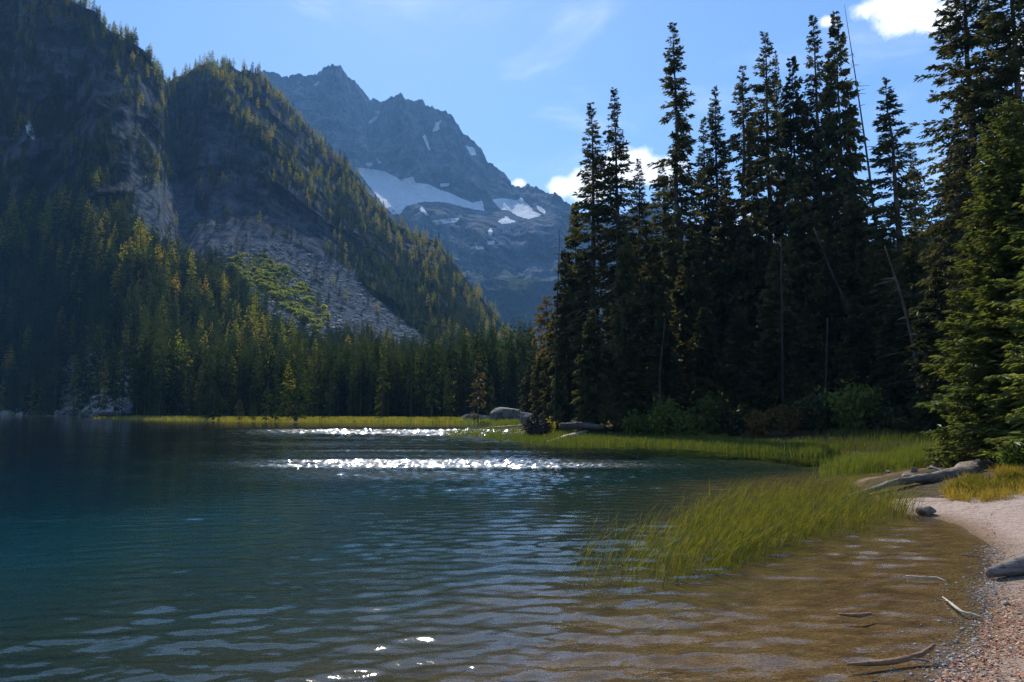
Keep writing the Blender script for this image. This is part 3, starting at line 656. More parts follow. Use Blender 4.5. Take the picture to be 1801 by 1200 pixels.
brown = [fir_pair('dying', 500, M_BROWNFIR, R=1.6, H=14.0, nb=90, ns=14, base=0.55, gap=.4, power=.5, droop=.3, sl=.6)]
fir(963, 518, 76, 20, brown, 0, 'small fir with rust brown needles at the left end of the grove', 'tall conifers on the wooded point')

def dead_tree(pts, D, r0, r1, label, nbr=20, blen=1.2, seed=1, from_t=0.1, to_t=0.8, wood=None):
    rng = np.random.default_rng(seed); P = np.array([at(x, y, D) for x, y in pts])       # listed from the base up
    P[0, 2] = float(ground_z(P[0:1, 0], P[0:1, 1])[0]) - 0.1; b = P[0].copy()
    Q = spline(P - b, 18); root = thing('dead_tree', b, label, 'dead tree', 'dead trees in the grove')
    m = MB(); m.tube(Q, np.linspace(r0, r1, 18), 9, True, rng, 0.1); obj('trunk', m.mesh('dead_trunk', wood or M_DEAD, True), root)
    for k in range(nbr):
        tt = rng.uniform(from_t, to_t); q = np.array([np.interp(tt * 17, np.arange(18), Q[:, c]) for c in range(3)])
        a = rng.uniform(0, 6.28); l = blen * rng.uniform(0.4, 1.0) * (1.1 - tt * 0.6); up = rng.uniform(-0.35, 0.1)
        br = spline([q, q + np.array([math.cos(a) * l * 0.5, math.sin(a) * l * 0.5, up * l * 0.3]), q + np.array([math.cos(a) * l, math.sin(a) * l, up * l])], 4)
        bm = MB(); bm.tube(br, np.linspace(r0 * 0.16, 0.012, 4), 4, False); obj('branch', bm.mesh('dead_branch', wood or M_DEAD), root)
dead_tree([(1582, 758), (1560, 600), (1533, 330), (1507, 150), (1485, 8)], 58, 0.19, 0.012, 'leaning bare dead pole rising above the two highest spires', 34, 1.7, 5, 0.42, 0.9)
dead_tree([(1624, 756), (1608, 610), (1588, 528), (1556, 432)], 41, 0.15, 0.03, 'curved grey dead trunk with drooping bare branches left of the bright young fir', 26, 2.2, 6, 0.25, 0.85, M_BARK)
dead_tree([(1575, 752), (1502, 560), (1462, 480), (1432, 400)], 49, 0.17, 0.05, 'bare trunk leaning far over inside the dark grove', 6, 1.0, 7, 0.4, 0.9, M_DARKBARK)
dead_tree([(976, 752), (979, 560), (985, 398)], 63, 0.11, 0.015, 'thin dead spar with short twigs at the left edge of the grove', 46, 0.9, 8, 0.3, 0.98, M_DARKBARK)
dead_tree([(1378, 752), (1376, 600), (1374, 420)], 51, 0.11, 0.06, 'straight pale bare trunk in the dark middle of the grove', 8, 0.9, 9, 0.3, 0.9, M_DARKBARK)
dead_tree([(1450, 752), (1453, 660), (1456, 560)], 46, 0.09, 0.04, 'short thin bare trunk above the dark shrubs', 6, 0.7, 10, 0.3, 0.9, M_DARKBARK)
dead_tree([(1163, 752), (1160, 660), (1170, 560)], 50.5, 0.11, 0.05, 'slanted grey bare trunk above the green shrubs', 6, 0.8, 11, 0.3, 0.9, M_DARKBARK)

# young fir in the sun: boughs with needle-clad shoots
def young_fir(seed, H, R):
    rng = np.random.default_rng(seed); m = MB(); m.tube([(0, 0, 0), (0.02, 0, H * 0.5), (0, 0, H)], [0.14, 0.08, 0.012], 8)
    SP, SDir, SL = [], [], []
    nwh = 44
    for q in range(nwh):
        u = (q + rng.uniform(-0.3, 0.3)) / nwh; z = H * (0.02 + 0.97 * u ** 0.95); Lm = R * (1 - u) ** 0.72 * 1.0 + 0.12
        n = 8 if u < 0.8 else 5
        for b in range(n):
            a = 6.283 * (b + rng.uniform(0, 0.8)) / n + q * 1.1; L = Lm * rng.uniform(0.7, 1.12); e = -0.12 + 0.75 * u ** 1.5 + rng.normal(0, 0.08)
            s = np.linspace(0, 1, 7); rdv = np.array([math.cos(a), math.sin(a)])
            zz = z + L * (e * s - 0.32 * s ** 2 * (1 - u) + 0.26 * s ** 3)
            P = np.stack([rdv[0] * L * s, rdv[1] * L * s, zz], -1); m.tube(P[[0, 3, 6]], [0.022, 0.014, 0.005], 4, False)
            ns = int(10 + 30 * L / R)
            ss = np.sort(rng.uniform(0.12, 1, ns)); C = np.stack([np.interp(ss, s, P[:, c]) for c in range(3)], -1)
            sg = rng.choice([-1, 1], ns); an = a + sg * rng.uniform(0.5, 1.0, ns); ln = L * 0.36 * (1.08 - ss) ** 0.7 * rng.uniform(0.6, 1.2, ns) + 0.09
            pt = rng.normal(-0.08, 0.16, ns)
            D = np.stack([np.cos(an) * np.cos(pt), np.sin(an) * np.cos(pt), np.sin(pt)], -1)
            # each side shoot carries its own twigs
            for w_ in range(3):
                st = np.array([0.0, 0.35, 0.7])[w_]; base = C + D * (ln * st)[:, None]
                an2 = an + rng.choice([-1, 1], ns) * (0.0 if w_ == 0 else 0.75); l2 = ln * (1.0 if w_ == 0 else 0.5)
                D2 = np.stack([np.cos(an2) * np.cos(pt), np.sin(an2) * np.cos(pt), np.sin(pt) + rng.normal(0, 0.1, ns)], -1)
                SP.append(base); SDir.append(D2); SL.append(l2 + 0.04)
    P = np.concatenate(SP); D = np.concatenate(SDir); L = np.concatenate(SL)
    Vs, Fs, off = [], [], 0
    for r in range(2):
        V, f = sprays(P, D, L, np.clip(L * 0.26, 0.045, 0.085), rng); Vs.append(V); Fs.append(f + off); off += len(V)
    return m.mesh('young_trunk', M_BARK, True), mesh('young_crown', np.concatenate(Vs), [np.concatenate(Fs)], [M_YOUNG])
def put_young(px, base_py, top_px, top_py, D, R, seed, label):
    top = at(top_px, top_py, D); gz = float(ground_z(top[0:1], top[1:2])[0]); H = top[2] - gz
    tm, cm = young_fir(seed, H, R); root = thing('fir_tree', (top[0], top[1], gz - 0.05), label, 'conifer', 'young firs on the right bank')
    obj('trunk', tm, root); obj('crown', cm, root)
put_young(1790, 800, 1772, 172, 20.5, 2.45, 901, 'bright green young fir with branches down to the grass at the right border')
put_young(1700, 790, 1722, 560, 26.0, 1.3, 902, 'small young fir half hidden at the foot of the bright green one')
put_young(1900, 790, 1885, 120, 17.5, 2.2, 903, 'young fir cut off by the right border, branches reaching in from outside')

# ------------------------------------------------------------------ far forest
def far_variant(name, seed, mat, **kw):
    (V, f), m = conifer(seed, limb=False, **kw)
    tv = np.concatenate(m.v); f4 = np.concatenate(m.f4)
    return mesh(name, np.vstack([V, tv]), [f, f4 + len(V)], [mat, M_BARK], [0, 1])
FARV = [far_variant('far_fir_%d' % k, 600 + k, M_FARFIR, H=20.0, R=r, base=0.06, nb=130, ns=8, power=p, droop=.6, sl=.85, gap=.12, width=.42) for k, (r, p) in enumerate(((1.7, .7), (2.0, .75), (1.5, .6), (2.2, .85), (1.8, .65), (1.6, .8)))]
FARL = [far_variant('far_larch_%d' % k, 650 + k, M_LARCH, H=20.0, R=r, base=0.12, nb=110, ns=8, power=.6, droop=.3, sl=.85, gap=.2, width=.42) for k, r in enumerate((2.3, 2.7, 2.0))]
BROWNV = far_variant('far_brown_larch', 690, M_BROWNFIR, H=20.0, R=2.0, base=0.08, nb=85, ns=6, power=.7, droop=.3, sl=1.2, gap=.15, width=.5)
src = bpy.data.collections.new('forest_sources')
for k, me in enumerate(FARV + FARL):
    so = bpy.data.objects.new('source_%02d' % k, me); src.objects.link(so)
def instancer(name, P, scale, rotz, idx, coll, label):
    me = bpy.data.meshes.new(name); me.vertices.add(len(P)); me.vertices.foreach_set('co', np.asarray(P, np.float32).ravel())
    a = me.attributes.new('inst_scale', 'FLOAT_VECTOR', 'POINT'); a.data.foreach_set('vector', np.asarray(scale, np.float32).ravel())
    a = me.attributes.new('inst_rot', 'FLOAT_VECTOR', 'POINT'); a.data.foreach_set('vector', np.stack([0 * rotz, 0 * rotz, rotz], -1).astype(np.float32).ravel())
    a = me.attributes.new('inst_idx', 'INT', 'POINT'); a.data.foreach_set('value', np.asarray(idx, np.int32))
    me.update(); o = obj(name, me)
    ng = bpy.data.node_groups.new(name + '_scatter', 'GeometryNodeTree')
    ng.interface.new_socket('Geometry', in_out='INPUT', socket_type='NodeSocketGeometry'); ng.interface.new_socket('Geometry', in_out='OUTPUT', socket_type='NodeSocketGeometry')
    gi, go = ng.nodes.new('NodeGroupInput'), ng.nodes.new('NodeGroupOutput')
    ci_ = ng.nodes.new('GeometryNodeCollectionInfo'); ci_.inputs['Collection'].default_value = coll
    ci_.inputs['Separate Children'].default_value = True; ci_.inputs['Reset Children'].default_value = True
    ip = ng.nodes.new('GeometryNodeInstanceOnPoints'); ip.inputs['Pick Instance'].default_value = True
    def na_(nm, dt):
        n = ng.nodes.new('GeometryNodeInputNamedAttribute'); n.data_type = dt; n.inputs['Name'].default_value = nm; return n.outputs['Attribute']
    e2r = ng.nodes.new('FunctionNodeEulerToRotation')
    ng.links.new(na_('inst_rot', 'FLOAT_VECTOR'), e2r.inputs[0]); ng.links.new(e2r.outputs[0], ip.inputs['Rotation'])
    ng.links.new(na_('inst_scale', 'FLOAT_VECTOR'), ip.inputs['Scale']); ng.links.new(na_('inst_idx', 'INT'), ip.inputs['Instance Index'])
    ng.links.new(gi.outputs[0], ip.inputs['Points']); ng.links.new(ci_.outputs[0], ip.inputs['Instance']); ng.links.new(ip.outputs[0], go.inputs[0])
    md = o.modifiers.new('scatter', 'NODES'); md.node_group = ng
    tag(o, label, None, None, 'stuff'); return o
def surf(PX, PY, GX_, GY_, GP, pxs):
    """points of a mountain sheet under photo positions"""
    out = np.zeros((len(PX), 3)); ok = np.zeros(len(PX), bool)
    c = np.clip(np.searchsorted(pxs, PX) - 1, 0, len(pxs) - 2)
    n = GY_.shape[1]
    for a in range(len(PX)):
        k = c[a]; f = (PX[a] - pxs[k]) / (pxs[k + 1] - pxs[k]); col = GY_[k] * (1 - f) + GY_[k + 1] * f
        if not (col[-1] <= PY[a] <= col[0]): continue
        s = (PY[a] - col[0]) / (col[-1] - col[0]) * (n - 1); j = min(int(s), n - 2); g = s - j
        out[a] = (GP[k, j] * (1 - g) + GP[k, j + 1] * g) * (1 - f) + (GP[k + 1, j] * (1 - g) + GP[k + 1, j + 1] * g) * f; ok[a] = True
    return out, ok
rng = np.random.default_rng(11)
NT = 41000
px = rng.uniform(-520, 1080, NT); py = rng.uniform(-60, 742, NT)
rdg = np.interp(px, pm, ridge)
low = interp(px, [(-200, 395), (0, 410), (110, 385), (200, 425), (330, 440), (440, 520), (540, 600), (640, 640), (760, 650), (1000, 640)])
cn = fbm(np.stack([px / 55, py / 55, 0 * px], -1), 3, 61)
low = low + interp(px, [(0, 0), (200, 15), (340, 45), (700, 40), (800, 10)])
dens = np.where(py > low, 0.42, np.clip(0.42 + 1.1 * cn, 0.05, 0.9))
crest = np.exp(-(np.clip(py - rdg, 0, None) / np.where(px < 310, 62.0, 42.0)) ** 2)
cl1 = np.maximum(0.35 * np.clip(0.5 + poly_sd(px, py, [(200, 190), (300, 165), (345, 200), (360, 330), (250, 420), (195, 330)]) / 40, 0, 1), np.clip(.5 + poly_sd(px, py, [(345, 240), (430, 240), (500, 330), (600, 440), (560, 480), (430, 410), (350, 340)]) / 40, 0, 1))
dens = dens * (1 - 0.88 * cl1)
ribd = np.minimum(line_dist(px, py, [(372, 125), (420, 205), (500, 285), (545, 345)]), line_dist(px, py, [(330, 160), (400, 190), (440, 240)])); dens = np.maximum(dens, 1.0 * np.exp(-(ribd / 20) ** 2))
m2r = (px > 600) & (py < low) & (py > rdg); dens = np.where(m2r, np.maximum(dens, 0.8), dens); dens = np.maximum(dens, 0.97 * crest)
for q, k in ((SCREE, 0.05), (SCREE2, 0.05), (GREEN, 0.08), (GREEN2, 0.22)): dens = np.where(poly_in(px, py, q), np.minimum(dens, k), dens)
dens = np.where((px > 250) & (px < 420) & (py > 280) & (py < 330), np.maximum(dens, .5), dens)
keepm = rng.uniform(0, 1, NT) < dens; px, py, rdg, low = px[keepm], py[keepm], rdg[keepm], low[keepm]
FP, ok = surf(px, py, MX, MY, MP, pm); px, py, rdg, low, FP = px[ok], py[ok], rdg[ok], low[ok], FP[ok]
dist = np.hypot(FP[:, 0], FP[:, 1])
Ht = np.where(py > low, rng.uniform(18, 34, len(px)) * interp(px, [(250, 1), (400, .68), (800, .68)]), rng.uniform(7, 13.5, len(px)) * (1 + 0.25 * np.exp(-np.clip(py - rdg, 0, None) / 40))) * np.clip(0.7 + dist / 2000, 0.75, 1.1)
band_l = np.exp(-((py - (low + 45)) / 60) ** 2) * (px < 560)
plarch = np.where(py > low, 0.02 + 0.32 * band_l, 0.05) + 0.66 * np.exp(-(np.clip(py - rdg, 0, None) / 55) ** 2) + 0.55 * np.exp(-(np.minimum(line_dist(px, py, [(372, 125), (420, 205), (500, 285), (545, 345)]), 999) / 24) ** 2)
plarch = plarch + 0.35 * fbm(np.stack([px / 40, py / 40, 0 * px + 5], -1), 2, 66)
isl = rng.uniform(0, 1, len(px)) < plarch
# far mountain woods
qx = rng.uniform(800, 1900, 3200); qy = rng.uniform(370, 655, 3200)
fn = fbm(np.stack([qx / 30, qy / 60, 0 * qx], -1), 3, 67)
kk = rng.uniform(0, 1, 3200) < np.clip((qy - 400) / 160, 0, 1) * np.clip(0.5 + 1.2 * fn, 0, 1) + (qx > 1080) * 0.6
qx, qy = qx[kk], qy[kk]; FQ, ok = surf(qx, qy, KX, KY, KP, pk); FQ = FQ[ok]
# lakeside rank, in front of the slope: the trees that show largest are objects of their own
nf = 620
fx = rng.uniform(-40, 945, nf); fr_ = np.interp(np.minimum(fx, 850), *np.array(SHORE_R).T); fd = fr_ + np.where(fx < 150, rng.uniform(4, 40, nf), rng.uniform(24, 64, nf)) + np.where(fx > 850, 25, 0)
fa = np.arctan2(fx - PW / 2, F_PX / COS); LX, LY = np.sin(fa) * fd, np.cos(fa) * fd
rk = (fx > 95) & (fx < 238); kp = ~(rk & (rng.uniform(0, 1, nf) < 0.88)); fx, fd, LX, LY = fx[kp], fd[kp], LX[kp], LY[kp]
LH = np.where(fx < 260, rng.uniform(15, 27, len(fx)), interp(fx, [(260, 19), (450, 15), (700, 13.5), (860, 16), (980, 18)]) * rng.uniform(0.62, 1.25, len(fx)))
size = LH / fd * np.where(fx < -10, 0, 1); order = np.argsort(-size); big, rest = order[:218], order[218:]
def slope_z(x, y):
    a = np.arctan2(x, y); r = np.hypot(x, y); pxx = PW / 2 + np.tan(a) * F_PX / COS
    rf = np.interp(pxx, pm, r_foot); return np.clip((r - rf) * 0.12, 0.2, 6.0)
LZ = slope_z(LX, LY)
PT = np.vstack([FP, np.stack([LX, LY, LZ], -1)[rest], FQ]); HT = np.concatenate([Ht, LH[rest], rng.uniform(12, 20, len(FQ))])
IL = np.concatenate([isl, rng.uniform(0, 1, len(rest)) < 0.05, rng.uniform(0, 1, len(FQ)) < 0.3])
n = len(PT); wd_ = rng.uniform(0.75, 1.15, n) * np.concatenate([np.where(py > low, 1.0, 1.35), np.ones(n - len(py))]); sc = np.stack([HT / 20 * wd_, HT / 20 * wd_, HT / 20], -1)
idx = np.where(IL, 6 + rng.integers(0, 3, n), rng.integers(0, 6, n))
PT[:, 2] -= 0.6
instancer('forest', PT, sc, rng.uniform(0, 6.28, n), idx, src, 'dense conifer and yellow larch forest covering the mountainsides')
print('forest instances', n)

STRETCH = [(-100, 60, 'the wood at the far left shore'), (60, 150, 'the wood left of the boulder slope'), (150, 240, 'the boulder slope across the lake'), (240, 330, 'the wood where the far meadow starts'), (330, 420, 'the wood around the lone round tree'),
           (420, 500, 'the wood between the lone meadow trees'), (500, 580, 'the wood behind the broad meadow tree'), (580, 680, 'the far wood below the scree fan'), (680, 780, 'the far wood left of the boulders'), (780, 870, 'the wood behind the pale boulders'), (870, 1000, 'the wood behind the big grey boulder')]
SIZE_W = lambda h: 'huge' if h > 22 else 'tall' if h > 17 else 'middling' if h > 12.5 else 'short'
for k in big:
    st = next(s for s in STRETCH if s[0] <= fx[k] < s[1]); larch = rng.uniform() < (0.06 if fx[k] < 350 else 0.015)
    me = FARL[rng.integers(0, 3)] if larch else FARV[rng.integers(0, 6)]
    s = LH[k] / 20; row = 'front' if fd[k] - np.interp(min(fx[k], 850), *np.array(SHORE_R).T) < (20 if fx[k] < 150 else 44) else 'rear'
    wf = rng.uniform(0.75, 1.12); part = ('left', 'middle', 'right')[min(2, int(3 * (fx[k] - st[0]) / (st[1] - st[0])))]
    shape = 'slim' if wf < 0.87 else 'broad' if wf > 1.0 else 'pointed'
    kind = 'golden larch' if larch else 'dark conifer'
    lab = '%s %s %s, %s row, %s in %s' % (SIZE_W(LH[k]), shape, kind, row, part, st[2])
    o = obj('larch_tree' if larch else 'conifer_tree', me, None, (LX[k], LY[k], LZ[k] - 0.4), (0, 0, rng.uniform(0, 6.28)), (s * wf, s * wf, s))
    tag(o, ' '.join(lab.split()[:99]), 'larch' if larch else 'conifer', 'conifers ranked along the far shore')
def lone(px, top_py, base_py, half, me, label, name='conifer_tree', D=None):
    b = ground(px, base_py, 0.3) if D is None else at(px, base_py, D); top = at(px, top_py, b[1]); H = top[2] - 0.2
    R = half / F_PX * b[1]
    o = obj(name, me, None, (b[0], b[1], 0.15), (0, 0, px), (R / 1.8, R / 1.8, H / 20)); tag(o, label, 'conifer' if name == 'conifer_tree' else 'larch', 'trees standing on the far meadow')
lone(375, 678, 737.5, 15, FARV[3], 'small round topped tree standing alone on the far meadow strip')
lone(420, 702, 738, 7, FARV[1], 'tiny fir beside the small round topped tree on the far meadow')
lone(468, 680, 738.5, 9, FARV[4], 'narrow young fir left of the broad meadow tree')
lone(484, 655, 738.5, 10, FARV[0], 'taller young fir just left of the broad meadow tree')
lone(520, 634, 739.5, 24, FARV[3], 'broad brownish fir with wide skirt standing out on the far meadow')
lone(445, 710, 738.5, 6, FARV[1], 'tiniest fir on the far meadow between the lone trees')
lone(841, 622, 741.5, 12, BROWNV, 'golden brown larch standing by the pale boulder across the water', 'larch_tree')
lone(280, 590, 735, 14, FARV[5], 'dark narrow fir standing forward of the wood at the meadow start')

# ------------------------------------------------------------------ shrubs
def shrub_mesh(seed, mat, n=1500, leaf=0.1):
    """unit shrub: about 1 m high, 1 m wide"""
    rng = np.random.default_rng(seed); stems = MB(); tips = []
    for k in range(16):
        a = rng.uniform(0, 6.28); r = rng.uniform(0.1, 0.5); h = rng.uniform(0.55, 1.0) * (1 - 0.5 * r)
        P = spline([(0, 0, 0), (math.cos(a) * r * 0.35, math.sin(a) * r * 0.35, h * 0.55), (math.cos(a) * r, math.sin(a) * r, h)], 6)
        stems.tube(P, np.linspace(0.012, 0.004, 6), 4, False); tips.append(P)
    tips = np.array(tips); k = rng.integers(0, 16, n); s = rng.uniform(0.25, 1, n) * 5; j = np.minimum(s.astype(int), 4); f = (s - j)[:, None]
    P = tips[k, j] * (1 - f) + tips[k, j + 1] * f + rng.normal(0, 0.075, (n, 3)); P[:, 2] = np.abs(P[:, 2])
    D = rng.normal(0, 1, (n, 3)) + np.array([0, 0, 0.2]); L = leaf * rng.uniform(0.5, 1.2, n)
    V, f4 = sprays(P, D, L, L * 0.6, rng); return stems.mesh('shrub_stems', M_BARK), mesh('shrub_leaves', V, [f4], [mat])
SHG = [shrub_mesh(20, M_SHRUB), shrub_mesh(21, M_SHRUB)]; SHD = [shrub_mesh(22, M_SHRUB_D), shrub_mesh(23, M_SHRUB_D)]
SHY = [shrub_mesh(24, M_SHRUB_Y, 900)]; SHB = [shrub_mesh(25, M_SHRUB_B), shrub_mesh(26, M_SHRUB_B)]
def shrub(px, base_py, D, w_px, h_px, pool, k, label):
    b = at(px, base_py, D); gz = float(ground_z(b[0:1], b[1:2])[0]); wm, hm = w_px / F_PX * D, h_px / F_PX * D
    root = thing('shrub', (b[0], b[1], gz - 0.05), label, 'shrub', 'shrubs along the wooded bank', (0, 0, px * 1.7), (wm * 1.15, wm * 1.15, hm))
    st, lf = pool[k % len(pool)]; obj('stem', st, root); obj('foliage', lf, root)
for a in ((1118, 760, 49, 56, 70, SHG, 0, 'leafy green shrub right of the dark log at the point'), (1168, 760, 48, 60, 86, SHG, 1, 'tall leafy green shrub under the slanted grey trunk'),
          (1212, 762, 47, 58, 72, SHG, 0, 'green shrub with a single yellow sprig in the grove edge'), (1255, 762, 48, 60, 88, SHG, 1, 'leafy shrub with pale leaf tips beneath the rounded fir'),
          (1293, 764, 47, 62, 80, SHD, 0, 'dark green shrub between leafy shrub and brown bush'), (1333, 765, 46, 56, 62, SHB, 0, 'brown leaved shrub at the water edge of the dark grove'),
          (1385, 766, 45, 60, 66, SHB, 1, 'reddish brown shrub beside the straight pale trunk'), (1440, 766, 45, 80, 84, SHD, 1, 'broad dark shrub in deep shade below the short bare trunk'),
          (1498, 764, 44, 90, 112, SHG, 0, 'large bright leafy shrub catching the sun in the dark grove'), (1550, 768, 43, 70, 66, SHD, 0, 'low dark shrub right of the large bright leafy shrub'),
          (930, 752, 55, 26, 36, SHY, 0, 'bright yellow shrub left of the dark root ball tip'), (964, 750, 57, 26, 42, SHY, 0, 'bright yellow shrub right behind the dark root ball'),
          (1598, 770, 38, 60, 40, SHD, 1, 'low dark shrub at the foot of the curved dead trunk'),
          (1742, 815, 20.5, 90, 52, SHB, 0, 'brown bush tangled under the bright young fir'), (1788, 822, 18, 70, 60, SHG, 1, 'green bush at the right border above the log'), (1700, 800, 22.5, 60, 34, SHG, 0, 'low green bush where bright fir meets the bank grass')):
    shrub(*a)
M_SLOPE = foliage('slope_shrub_leaves', (0.13, 0.17, 0.03), (0.21, 0.22, 0.04), 0.5, 0.1)
# slope shrubs on the scree across the lake
srcs = bpy.data.collections.new('shrub_sources')
for k, pr in enumerate((SHG[0], SHG[1], SHY[0])):
    n_ = 260; V0 = np.zeros((len(pr[1].vertices) * 3)); pr[1].vertices.foreach_get('co', V0); V0 = V0.reshape(-1, 4, 3)[:n_]
    c0 = V0.mean(1, keepdims=True); V0 = c0 + (V0 - c0) * 2.4
    so = bpy.data.objects.new('source_shrub_%d' % k, mesh('slope_shrub', V0.reshape(-1, 3), [np.arange(n_ * 4).reshape(-1, 4)], [M_SLOPE])); srcs.objects.link(so)
sx = np.concatenate([rng.uniform(390, 585, 2300), rng.uniform(60, 240, 260)]); sy = np.concatenate([rng.uniform(440, 600, 2300), rng.uniform(560, 725, 260)])
sn_ = fbm(np.stack([sx / 18, sy / 14, 0 * sx], -1), 2, 88)
kk = (poly_in(sx, sy, GREEN) & (sn_ > -0.02)) | (poly_in(sx, sy, GREEN2) & (sn_ > -0.2)) | (poly_in(sx, sy, SCREE2) & (sn_ > 0.25))
sx, sy = sx[kk], sy[kk]; SPp, ok = surf(sx, sy, MX, MY, MP, pm); SPp = SPp[ok]; n = len(SPp); ss = rng.uniform(2.2, 5.5, n)
instancer('slope_shrubbery', SPp - np.array([0, 0, 0.4]), np.stack([ss * 1.2, ss * 1.2, ss * 0.75], -1), rng.uniform(0, 6.28, n), np.minimum(rng.integers(0, 12, n) // 5, 2), srcs, 'low bright green shrubs growing on the scree across the lake')

# ------------------------------------------------------------------ rocks
M_DARKROCK = rock_mat('dark_granite', (0.05, 0.05, 0.052), (0.17, 0.165, 0.16), 1.0, 0.25)
def rock_mesh(seed, mat, sub=SPH2, amp=0.3, flat=0.0):
    V, Fc = sub; V = V * (1 + amp * fbm(V * 1.3 + seed * 7.1, 4, seed)[:, None])
    rngr = np.random.default_rng(seed)
    for _ in range(7):                                # planar facets
        nn = rngr.normal(size=3); nn /= np.linalg.norm(nn); d = rngr.uniform(0.55, 0.85); h = V @ nn
        V = V - np.clip(h - d, 0, None)[:, None] * nn * 0.85
    return mesh('rock', V, [Fc], [mat])
BIGR = [rock_mesh(k, M_DARKROCK, SPH3) for k in range(5)]; SMR = [rock_mesh(10 + k, M_STONE, SPH2) for k in range(5)]
def boulder(px, base_py, w_px, h_px, label, D=None, k=0, pool=BIGR, name='boulder', group='boulders along the far shore', cat='boulder', z=0.0):
    b = ground(px, base_py, z) if D is None else at(px, base_py, D); wm, hm = w_px / F_PX * b[1], h_px / F_PX * b[1]
    o = obj(name, pool[k % len(pool)], None, (b[0], b[1], (z if D is None else b[2]) + hm * 0.3), (0, 0, k * 1.3), (wm * 0.52, wm * 0.5, hm * 0.75)); tag(o, label, cat, group); return o
boulder(832, 742, 50, 17, 'pale low boulder at the waterline under the golden larch', k=0)
boulder(893, 744, 66, 27, 'big dark grey boulder with pale top behind the root ball', k=1)
boulder(925, 746, 30, 22, 'grey boulder squeezed against the right side of the big boulder', k=2, D=85)
boulder(12, 731.5, 26, 12, 'pale boulder at the very left end of the far shoreline', k=3)
boulder(30, 731, 14, 12, 'small pale boulder with a white top near the left end of the shoreline', k=4)
boulder(62, 731.8, 12, 7, 'small dark boulder standing in the water between left end and boulder slope', k=0)
boulder(88, 732, 14, 9, 'low grey boulder just left of the boulder slope across the lake', k=1)
boulder(105, 732.4, 18, 11, 'grey boulder at the left foot of the boulder slope', k=2)
boulder(122, 732.6, 12, 9, 'small boulder second from the left foot of the boulder slope', k=3)
boulder(147, 733.2, 18, 12, 'brownish boulder at the middle foot of the boulder slope', k=4)
boulder(205, 735.5, 16, 8, 'flat pale boulder by the start of the meadow strip', k=0)
boulder(218, 735, 14, 14, 'rusty boulder beside flat pale one at the meadow start', k=1)
# boulder field
bx = np.concatenate([rng.uniform(95, 240, 520), rng.uniform(380, 760, 2600), rng.uniform(-60, 100, 60)]); by = np.concatenate([rng.uniform(625, 729, 520), rng.uniform(400, 625, 2600), rng.uniform(715, 731, 60)])
kk = poly_in(bx, by, SCREE2) | (poly_in(bx, by, SCREE) & (by > 430)) | (bx < 95); bx, by = bx[kk], by[kk]; BP, ok = surf(bx, by, MX, MY, MP, pm); BP, bx = BP[ok], bx[ok]
mb = MB(); V0, F0 = SPH1
for k, p in enumerate(BP):
    s = rng.uniform(0.5, 1.8) ** 2.0 * (1.0 if bx[k] < 300 else 0.6); sc_ = np.array([s * rng.uniform(0.8, 1.6), s * rng.uniform(0.8, 1.4), s * rng.uniform(0.5, 0.9)])
    V = V0 * (1 + 0.3 * rng.uniform(-1, 1, (len(V0), 1))); mb.add(V * sc_ + p, F0)
o = obj('boulder_rubble', mb.mesh('boulder_rubble', M_ROCK)); tag(o, 'pale broken boulders strewn over the scree across the lake', None, None, 'stuff')
for a in ((1628, 904, 30, 13, 'rounded brown stone at the tip of the sand beside the reeds', None, 0), (1648, 822, 22, 14, 'dark angular stone in the inlet behind the big driftwood log', None, 1), (1608, 832, 12, 10, 'small dark stone behind the driftwood log root end', None, 2),
          (1598, 838, 26, 8, 'flat pale stone touching the bend of the driftwood log', None, 3), (1562, 832, 8, 5, 'small white stone in the shallow inlet', None, 4), (1636, 826, 8, 4, 'tiny pale stone left of the dark angular stone', None, 0), (1770, 1064, 14, 8, 'small dark stone lying alone on the sand below the dark log', None, 1), (1645, 1174, 9, 8, 'white pebble in the shallows under the forked stick', None, 2), (1652, 1188, 16, 6, 'dark pebble beside the white pebble in the shallows', None, 3)):
    boulder(*a[:5], a[5], a[6], SMR, 'stone', 'stones along the near shore', 'stone', float(ground_z(ground(a[0:1], a[1:2])[:, 0], ground(a[0:1], a[1:2])[:, 1])[0]))

# ------------------------------------------------------------------ logs and sticks
def log(name, pts, r, mat, label, cat='log', group=None, z=None, rough=0.12, sides=12, n=24, branches=(), flat=1.0, seed=3):
    """pts: (px, py, height above ground or water) along the axis"""
    rngl = np.random.default_rng(seed); P = []
    for (x, y, h) in pts:
        zz = 0.0
        for _ in range(4):
            g = ground(x, y, zz + h); zz = max(0.0, float(ground_z(g[0:1], g[1:2])[0])) if z is None else z
        P.append(ground(x, y, zz + h))
    P = np.array(P); b = P[0].copy(); Q = spline(P - b, n); R = np.interp(np.linspace(0, 1, n), np.linspace(0, 1, len(r)), r)
    yaw = math.atan2(Q[-1, 1], Q[-1, 0]); c, s = math.cos(-yaw), math.sin(-yaw); rot = np.array([[c, -s, 0], [s, c, 0], [0, 0, 1.0]])
    Q = Q @ rot.T; Q[1:-1] += rngl.normal(0, 0.08, (n - 2, 3)) * R[1:-1, None]
    root = thing(name, b, label, cat, group, (0, 0, yaw)); m = MB(); m.tube(Q, R, sides, True, rngl, rough); obj('stem' if cat == 'stick' else 'trunk', m.mesh(name, mat, True), root)
    for (tt, dx, dy, dz, rr) in branches:
        q = np.array([np.interp(tt * (n - 1), np.arange(n), Q[:, k]) for k in range(3)]); v = np.array([dx, dy, dz]) @ rot.T
        bm = MB(); bm.tube(spline([q, q + v * 0.5 + np.array([0, 0, rr]), q + v], 5), np.linspace(rr, rr * 0.4, 5), 7, True, rngl, rough); obj('branch', bm.mesh(name + '_branch', mat, True), root)
    return root
